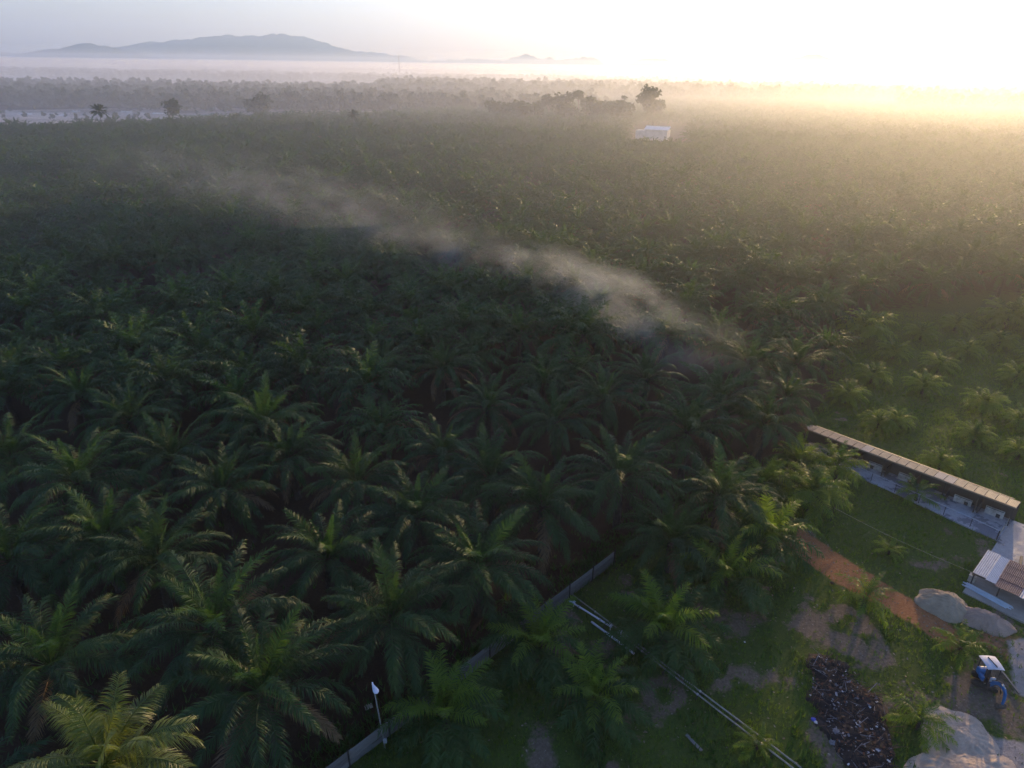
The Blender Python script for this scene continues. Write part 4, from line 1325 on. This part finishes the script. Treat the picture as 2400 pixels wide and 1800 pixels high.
bag(1745, 1505, 0.08, MT['scrap'], 'tiny white scrap on the bare patch left of the rubbish heap', 10)
bag(1950, 1368, 0.16, MT['char'], 'dark lump lying left of the red dirt track', 11, 'dark_lump')
bag(1897, 1247, 0.12, MT['ashgrey'], 'pale stone at the start of the red dirt track', 12, 'stone')

# ------------------------------------------------------------------ mini excavator
MT['blue'] = simple('blue_paint', (0.012, 0.105, 0.27), (0.022, 0.15, 0.36), 2, 0.4)
MT['canopy'] = simple('faded_canopy', (0.42, 0.42, 0.46), (0.56, 0.56, 0.60), 2, 0.5)
MT['rubber'] = simple('dirty_rubber', (0.020, 0.018, 0.017), (0.060, 0.050, 0.042), 5, 0.9)
MT['mudsteel'] = simple('muddy_steel', (0.05, 0.04, 0.035), (0.13, 0.10, 0.08), 4, 0.8)
MT['chrome'] = simple('bright_rod', (0.55, 0.55, 0.57), (0.75, 0.75, 0.77), 2, 0.25, 0.8)
xb, xt = P(2306, 1602), P(2350, 1668)
ang = math.atan2(xt.y - xb.y, xt.x - xb.x)
ex = empty('mini_excavator', xb, ang); tag(ex, 'small blue tracked excavator with a pale canopy, parked by the bare earth', 'excavator')
def track(y):
    b = MB(); n = 12; L, r = 0.62, 0.2
    pr = []
    for k in range(n):
        a = math.pi / 2 + math.pi * k / (n - 1); pr.append((-L + r * math.cos(a), r + r * math.sin(a)))
    for k in range(n):
        a = -math.pi / 2 + math.pi * k / (n - 1); pr.append((L + r * math.cos(a), r + r * math.sin(a)))
    m_ = len(pr)
    vs = [(x, y - .12, z) for x, z in pr] + [(x, y + .12, z) for x, z in pr]
    b.add(vs, [tuple(range(m_)), tuple(range(2 * m_ - 1, m_ - 1, -1))] + [(k, k + m_, (k + 1) % m_ + m_, (k + 1) % m_) for k in range(m_)])
    for k in range(16):
        b.box((-0.66 + 0.088 * k, y, 0.405), (0.035, 0.26, 0.03))
    return b
TA = R(62)
carr = empty('undercarriage', (0, 0, 0), TA); carr.parent = ex
for y in (-0.42, 0.42): track(y).build('track', MT['rubber'], carr)
MB().box((0, 0, 0.28), (0.7, 0.66, 0.16)).build('frame', MT['mudsteel'], carr)
bl = MB(); bl.box((0.98, 0, 0.2), (0.06, 1.1, 0.30)); bl.box((0.7, .28, 0.22), (0.55, 0.07, 0.08)); bl.box((0.7, -.28, 0.22), (0.55, 0.07, 0.08))
bl.build('dozer_blade', MT['mudsteel'], carr)
MB().tube([(0, 0, 0.36), (0, 0, 0.48)], 0.36, 16).build('slew_ring', MT['mudsteel'], ex)
MB().box((0.0, 0, 0.53), (1.15, 0.95, 0.10)).build('deck', MT['rubber'], ex)
def rounded(cx, cy, cz, sx, sy, sz, mat, name, r=0.1):
    import bmesh
    bm = bmesh.new(); bmesh.ops.create_cube(bm, size=1)
    for v in bm.verts: v.co = Vector((v.co.x * sx + cx, v.co.y * sy + cy, v.co.z * sz + cz))
    bmesh.ops.bevel(bm, geom=list(bm.edges), offset=r, segments=3, affect='EDGES', profile=0.5)
    me = bpy.data.meshes.new(name); bm.to_mesh(me); bm.free(); me.materials.append(mat)
    return link(name, me, ex)
rounded(-0.38, -0.10, 0.84, 0.46, 0.80, 0.54, MT['blue'], 'engine_cover', 0.12)
rounded(0.12, -0.42, 0.74, 0.50, 0.24, 0.36, MT['blue'], 'side_tank', 0.07)
rounded(0.02, 0.10, 0.78, 0.36, 0.40, 0.14, MT['rubber'], 'seat', 0.05)
rounded(-0.15, 0.10, 1.02, 0.10, 0.38, 0.44, MT['rubber'], 'seat_back', 0.04)
rounded(0.42, 0.12, 0.84, 0.14, 0.34, 0.44, MT['canopy'], 'lever_console', 0.04)
for y in (-0.05, 0.25): 
    b = MB().tube([(0.40, y, 1.05), (0.34, y, 1.28)], 0.015, 5); b.build('lever', MT['rubber'], ex)
for x, y in ((-0.55, -0.42), (-0.55, 0.42), (0.42, -0.42), (0.42, 0.42)):
    MB().tube([(x, y, 0.58), (x - 0.02, y, 1.98)], 0.028, 6).build('canopy_post', MT['rubber'], ex)
b = MB(); nn = 7
vs = []
for i in range(nn):
    for j in range(nn):
        a, c_ = -1 + 2 * i / (nn - 1), -1 + 2 * j / (nn - 1)
        vs.append((-0.07 + a * 0.62, c_ * 0.56, 2.06 - 0.05 * a * a - 0.06 * c_ * c_))
top = [(i * nn + j, (i + 1) * nn + j, (i + 1) * nn + j + 1, i * nn + j + 1) for i in range(nn - 1) for j in range(nn - 1)]
b.add(vs, top); b.add([(x, y, z - 0.045) for x, y, z in vs], [f[::-1] for f in top])
edge = [i * nn for i in range(nn)] + [(nn - 1) * nn + j for j in range(1, nn)] + [i * nn + nn - 1 for i in range(nn - 2, -1, -1)] + [j for j in range(nn - 2, 0, -1)]
b.add([vs[k] for k in edge] + [(vs[k][0], vs[k][1], vs[k][2] - 0.045) for k in edge], [(k, (k + 1) % len(edge), (k + 1) % len(edge) + len(edge), k + len(edge)) for k in range(len(edge))])
cano = b.build('canopy', MT['canopy'], ex)
MB().tube([(-0.5, -0.06, 2.068), (0.4, 0.10, 2.062)], 0.035, 6).build('roof_rib', MT['rubber'], cano)
def beam(pts, w0, hts, mat, name, y=0.0):
    b = MB(); vs = []
    P_ = [Vector((p[0], 0, p[1])) for p in pts]
    for i, p in enumerate(P_):
        t_ = (P_[min(i + 1, len(P_) - 1)] - P_[max(i - 1, 0)]).normalized(); nrm = Vector((-t_.z, 0, t_.x))
        for sy, sn in ((-1, -1), (1, -1), (1, 1), (-1, 1)):
            v = p + nrm * sn * hts[i] / 2; vs.append((v.x, y + sy * w0 / 2, v.z))
    fs = [(i * 4 + k, i * 4 + (k + 1) % 4, i * 4 + 4 + (k + 1) % 4, i * 4 + 4 + k) for i in range(len(P_) - 1) for k in range(4)] + [(0, 1, 2, 3), (4 * len(P_) - 1, 4 * len(P_) - 2, 4 * len(P_) - 3, 4 * len(P_) - 4)]
    b.add(vs, fs); return b.build(name, mat, ex)
MB().box((0.66, -0.12, 0.6), (0.26, 0.22, 0.34)).build('swing_bracket', MT['mudsteel'], ex)
beam([(0.72, 0.66), (0.95, 1.15), (1.35, 1.52), (1.75, 1.60), (2.05, 1.50)], 0.15, [0.22, 0.24, 0.26, 0.20, 0.14], MT['blue'], 'boom', -0.12)
beam([(1.92, 1.66), (2.10, 1.42), (2.22, 0.95), (2.22, 0.55)], 0.12, [0.12, 0.20, 0.15, 0.10], MT['blue'], 'stick', -0.12)
cyl = MB().tube([(0.86, -0.12, 0.62), (1.20, -0.12, 1.02)], 0.05, 8).build('boom_cylinder', MT['mudsteel'], ex)
MB().tube([(1.20, -0.12, 1.02), (1.50, -0.12, 1.40)], 0.03, 8).build('rod', MT['chrome'], cyl)
cyl = MB().tube([(1.20, -0.12, 1.62), (1.62, -0.12, 1.78)], 0.05, 8).build('stick_cylinder', MT['mudsteel'], ex)
MB().tube([(1.62, -0.12, 1.78), (1.94, -0.12, 1.70)], 0.035, 8).build('rod', MT['chrome'], cyl)
b = MB(); cs = [(2.24, 0.58), (2.34, 0.44), (2.34, 0.24), (2.22, 0.08), (2.04, 0.03), (1.92, 0.10)]
inn = [(2.18, 0.53), (2.26, 0.42), (2.26, 0.28), (2.17, 0.15), (2.04, 0.10), (1.95, 0.15)]
for y in (-0.36, 0.12):
    b.add([(x, y, z) for x, z in cs] + [(1.98, y, 0.40)], [tuple(range(7))])
    b.add([(x, y + (0.02 if y < 0 else -0.02), z) for x, z in cs] + [(1.98, y + (0.02 if y < 0 else -0.02), 0.40)], [tuple(range(7))[::-1]])
for A in (cs, inn):
    b.add([(x, y, z) for x, z in A for y in (-0.36, 0.12)], [(2 * k, 2 * k + 1, 2 * k + 3, 2 * k + 2) for k in range(5)])
for k in range(4): b.box((1.89, -0.33 + 0.14 * k, 0.10), (0.12, 0.05, 0.03))
b.build('bucket', MT['mudsteel'], ex)
for nm, y0 in (('hydraulic_hose', -0.05),):
    MB().tube([(0.6, y0, 0.95), (0.95, y0, 1.42), (1.4, y0, 1.72), (1.85, y0, 1.80)], 0.018, 5).build(nm, MT['rubber'], ex)
q = P(2345, 1590)
tag(MB().box((0, 0, 0.08), (2.6, 0.12, 0.10), math.atan2(P(2375, 1612).y - P(2345, 1574).y, P(2375, 1612).x - P(2345, 1574).x)).build('timber_beam', MT['plank'], None, P(2361, 1593)), 'thin timber lying on the bare earth right of the excavator', 'timber')

# ------------------------------------------------------------------ white building, far house, mast
MT['white_wall'] = simple('white_wall', (0.46, 0.42, 0.39), (0.62, 0.57, 0.53), 0.4, 0.8)
MT['white_roof'] = simple('white_roof', (0.66, 0.61, 0.57), (0.80, 0.75, 0.70), 0.5, 0.9)
MT['dark_open'] = simple('dark_opening', (0.03, 0.03, 0.035), (0.06, 0.06, 0.065), 1, 0.6)
bp_ = P(1540, 328)
wbld = empty('white_building', bp_, R(-24)); tag(wbld, 'white building with a pale low roof standing in the misty palms', 'building')
MB().box((0, 0, 3.0), (13.0, 8.0, 6.4)).build('wall', MT['white_wall'], wbld)
b = MB()
b.add([(-7.2, -4.9, 6.0), (7.2, -4.9, 6.0), (7.2, 0.4, 7.5), (-7.2, 0.4, 7.5), (7.2, 4.6, 6.1), (-7.2, 4.6, 6.1),
       (-7.2, -4.9, 5.8), (7.2, -4.9, 5.8), (7.2, 0.4, 7.3), (-7.2, 0.4, 7.3), (7.2, 4.6, 5.9), (-7.2, 4.6, 5.9)],
      [(0, 1, 2, 3), (3, 2, 4, 5), (7, 6, 9, 8), (8, 9, 11, 10), (0, 6, 7, 1), (5, 4, 10, 11), (0, 3, 9, 6), (3, 5, 11, 9), (1, 7, 8, 2), (2, 8, 10, 4)])
rf = b.build('roof', MT['white_roof'], wbld)
MB().box((0, 0.4, 7.55), (14.5, 0.5, 0.2)).build('ridge_cap', MT['white_roof'], rf)
MB().box((-9.6, 1.2, 2.4), (6.2, 6.5, 5.2)).build('side_wing', MT['white_wall'], wbld)
MB().box((5.4, -4.03, 1.3), (1.2, 0.1, 2.4)).build('door', MT['roof_grey'], wbld)

fp = P(520, 258)
fh = empty('far_house', fp, R(12)); tag(fh, 'small white two-roofed house at the edge of the far wood', 'house')
MB().box((0, 0, 2.2), (11, 7, 4.4)).build('wall', MT['white_wall'], fh)
MB().box((0, 0, 4.75), (13, 9, 0.9), taper=0.35).build('roof', MT['white_roof'], fh)
MB().box((1.0, 1, 6.2), (7, 5, 2.2)).build('upper_wall', MT['white_wall'], fh)
MB().box((1.0, 1, 7.7), (9.5, 7, 0.9), taper=0.3).build('roof', MT['white_roof'], fh)
for x in (-3, 0, 3): MB().box((x, -3.53, 2.4), (1.2, 0.1, 1.3)).build('window', MT['dark_open'], fh)

rr = random.Random(5)
WH = [(62, 268, 10, 'flat white sheet at the left end of the sand field'), (140, 272, 8, 'row of white heaps left of the tall coconut palm'), (300, 263, 9, 'white strip right of the tall coconut palm'), (372, 267, 8, 'white strip before the lone round tree'), (570, 252, 6, 'pale heap right of the far small house'), (180, 262, 6, 'narrow white strip behind the tall coconut palm')]
for k, (px, py, L, lab) in enumerate(WH):
    q = P(px, py)
    b = MB()
    n = 6
    for i in range(n):
        b.box(((i - n / 2) * L / n, rr.uniform(-.6, .6), 0.45), (L / n * 1.15, 2.4, 1.0 + rr.uniform(0, .7)), rr.uniform(-.2, .2), taper=0.3)
    tag(b.build('white_heap', MT['white_roof'], None, q), lab, 'heap', 'white heaps on the sand field')

mq = at_y(938, 200, 900); mz = at_y(938, 122, 900).z
mast = empty('radio_mast', (mq.x, mq.y, 0)); tag(mast, 'thin lattice mast on the misty skyline left of centre', 'mast')
for sx, sy in ((-1, -1), (1, -1), (1, 1), (-1, 1)):
    MB().tube([(sx * 0.7, sy * 0.7, 0), (sx * 0.14, sy * 0.14, mz)], 0.04, 4).build('leg', MT['galv'], mast)
b = MB()
for k in range(18):
    z0, z1 = mz * k / 18, mz * (k + 1) / 18
    w0, w1 = 0.7 - 0.56 * k / 18, 0.7 - 0.56 * (k + 1) / 18
    for (ax_, ay_), (bx_, by_) in (((-1, -1), (1, -1)), ((1, -1), (1, 1)), ((1, 1), (-1, 1)), ((-1, 1), (-1, -1))):
        b.tube([(ax_ * w0, ay_ * w0, z0), (bx_ * w1, by_ * w1, z1)], 0.03, 3, cap=False)
o = b.build('bracing', MT['galv'], mast); o['kind'] = 'stuff'

# ------------------------------------------------------------------ grass and undergrowth
MT['grass'] = leaf_mat('grass_blade', (0.045, 0.105, 0.012), (0.105, 0.180, 0.024), trans=0.45, rough=0.6, scale=0.25, spec=0.2)
MT['weed'] = leaf_mat('weed_leaf', (0.020, 0.060, 0.014), (0.050, 0.105, 0.022), trans=0.3, rough=0.6, scale=0.4, spec=0.25)

def zone_at(x, y):
    a = np.clip(np.searchsorted(gx, x) - 1, 0, len(gx) - 1); b_ = np.clip(np.searchsorted(gy, y) - 1, 0, len(gy) - 1)
    return G_grass[b_, a], np.maximum.reduce([G_bare[b_, a], G_red[b_, a], G_sand[b_, a]]), GZ[b_, a]


def tufts(name, mat, n, x0, x1, y0, y1, hmin, hmax, wid, blades, seed, keep):
    g = np.random.default_rng(seed)
    x, y = g.uniform(x0, x1, n), g.uniform(y0, y1, n)
    gr, no, z = zone_at(x, y)
    k = keep(x, y, gr, no, g)
    x, y, z = x[k], y[k], z[k]
    m_ = len(x)
    h = g.uniform(hmin, hmax, m_) * (0.6 + 0.8 * vnoise(x, y, 3.0, seed))
    V_ = []
    for j in range(blades):
        an = g.uniform(0, 6.283, m_); lean = g.uniform(0.15, 0.9, m_)
        bx, by = x + g.normal(0, wid * 2, m_), y + g.normal(0, wid * 2, m_)
        tx, ty = bx + np.cos(an) * lean * h, by + np.sin(an) * lean * h
        sx, sy = -np.sin(an) * wid, np.cos(an) * wid
        V_.append(np.stack([np.stack([bx - sx, by - sy, z - 0.02], -1), np.stack([bx + sx, by + sy, z - 0.02], -1), np.stack([tx, ty, z + h], -1)], 1))
    v = np.concatenate(V_).reshape(-1, 3)
    f = np.arange(len(v)).reshape(-1, 3)
    return tag(link(name, npmesh(name, v, f, mat)), kind='stuff')

def not_paved(x, y):
    bad = np.zeros(len(x), bool)
    hutp = [H0 + U * a + V * b_ for a, b_ in ((-0.1, 4.2), (-0.1, -1.8), (6.6, -1.8), (6.6, 4.2))]
    ap = [uv_point(E0, *q) for q in ((20.5, 1.8), (20.7, -3.5), (20.9, -6.5), (22.8, -8.1), (30, -8.7), (30, 1.8))]
    for poly in (YARD, hutp, ap, HEAP):
        bad |= polydist(poly, x[None], y[None])[0] > 0
    return ~bad
tufts('grass', MT['grass'], 150000, -12, 96, 26, 118, 0.10, 0.34, 0.022, 4, 1,
      lambda x, y, gr, no, g: (gr > 0.4) & (g.random(len(x)) > no * 0.93) & not_paved(x, y) & (g.random(len(x)) < 0.35 + 0.9 * vnoise(x, y, 2.5, 71)))
fence_d = lambda x, y: np.abs((x - FA.x) * (-fd.y) + (y - FA.y) * fd.x)
tufts('undergrowth', MT['weed'], 42000, -34, 30, 24, 66, 0.25, 0.75, 0.05, 4, 2,
      lambda x, y, gr, no, g: ((gr < 0.5) & (g.random(len(x)) < np.clip(1.1 - fence_d(x, y) / 4.0, 0.05, 1) * vnoise(x, y, 3.0, 72) * 1.5)) |
      ((gr >= 0.5) & (no < 0.2) & (g.random(len(x)) < 0.30 * np.clip(vnoise(x, y, 2.5, 73) * 2 - 0.8, 0, 1)) & not_paved(x, y)))

g_ = np.random.default_rng(9)
n_ = 16000
lx, ly = g_.uniform(-10, 52, n_), g_.uniform(26, 60, n_)
lg, lno, lz = zone_at(lx, ly)
lk = (lg > 0.3) & (g_.random(n_) < 0.10 + 0.8 * lno) & not_paved(lx, ly)
lx, ly, lz = lx[lk], ly[lk], lz[lk]; n_ = len(lx)
la, ls = g_.uniform(0, 6.283, n_), g_.uniform(0.03, 0.13, n_)
lc = np.stack([lx, ly, lz + 0.03], -1)
ld = np.stack([np.cos(la), np.sin(la), g_.normal(0, 0.25, n_)], -1) * ls[:, None]; le = np.stack([-np.sin(la), np.cos(la), g_.normal(0, 0.25, n_)], -1) * (ls * g_.uniform(0.2, 0.7, n_))[:, None]
lv = np.stack([lc - ld, lc - le, lc + ld, lc + le], 1).reshape(-1, 3)
MT['litter'] = simple('dry_leaf_litter', (0.045, 0.030, 0.020), (0.36, 0.29, 0.22), 2.6, 0.9)
tag(link('leaf_litter', npmesh('leaf_litter', lv, np.arange(4 * n_).reshape(-1, 4), MT['litter'])), kind='stuff')

# ------------------------------------------------------------------ drifting wisps of mist over the canopy
def wisp(name, c, size, rz, dens, seed):
    import bmesh
    bm = bmesh.new(); bmesh.ops.create_icosphere(bm, subdivisions=3, radius=1.0)
    me = bpy.data.meshes.new(name); bm.to_mesh(me); bm.free()
    m = bpy.data.materials.new(name); m.use_nodes = True
    t = m.node_tree; t.nodes.remove(t.nodes['Principled BSDF'])
    v = t.nodes.new('ShaderNodeVolumePrincipled')
    v.inputs['Color'].default_value = (0.88, 0.93, 1.0, 1); v.inputs['Anisotropy'].default_value = 0.42
    tc = t.nodes.new('ShaderNodeTexCoord')
    ln = nnode(t, 'ShaderNodeVectorMath', operation='LENGTH'); t.links.new(tc.outputs['Object'], ln.inputs[0])
    fall = nnode(t, 'ShaderNodeMapRange'); fall.interpolation_type = 'SMOOTHSTEP'
    t.links.new(ln.outputs['Value'], fall.inputs[0]); fall.inputs[1].default_value = 1.0; fall.inputs[2].default_value = 0.1
    mp = t.nodes.new('ShaderNodeMapping'); mp.inputs['Location'].default_value = (seed * 3.1, seed * 1.7, seed)
    mp.inputs['Scale'].default_value = (size[0] / 9, size[1] / 6, size[2] / 5)
    t.links.new(tc.outputs['Object'], mp.inputs[0])
    n = noise(t, 1.0, 5, 0.62, vec=mp.outputs[0])
    th = nnode(t, 'ShaderNodeMapRange'); t.links.new(n.outputs[0], th.inputs[0]); th.inputs[1].default_value = 0.44; th.inputs[2].default_value = 0.72
    ml = nnode(t, 'ShaderNodeMath', operation='MULTIPLY'); t.links.new(fall.outputs[0], ml.inputs[0]); t.links.new(th.outputs[0], ml.inputs[1])
    ms = nnode(t, 'ShaderNodeMath', operation='MULTIPLY'); t.links.new(ml.outputs[0], ms.inputs[0]); ms.inputs[1].default_value = dens
    t.links.new(ms.outputs[0], v.inputs['Density'])
    t.links.new(v.outputs[0], t.nodes['Material Output'].inputs['Volume'])
    me.materials.append(m)
    o = link(name, me, None, c, (0, 0, rz), size)
    return tag(o, kind='stuff')

WISPS = [((1650, 855), 9.0, (10, 4.5, 3.5), 0.05), ((1560, 770), 9.5, (15, 6, 4), 0.08), ((1430, 690), 10.0, (17, 7.5, 5), 0.085), ((1260, 615), 10.5, (17, 8, 5), 0.06),
         ((1090, 585), 10.0, (28, 12, 5), 0.016), ((900, 530), 10.0, (44, 20, 6), 0.014), ((720, 465), 10.5, (60, 28, 6), 0.012), ((480, 400), 11.0, (90, 36, 7), 0.006)]
for k, ((px, py), z, sz, dn) in enumerate(WISPS):
    c_ = P(px, py, z)
    wisp('mist_wisp', c_, sz, R(138), dn, k + 1)
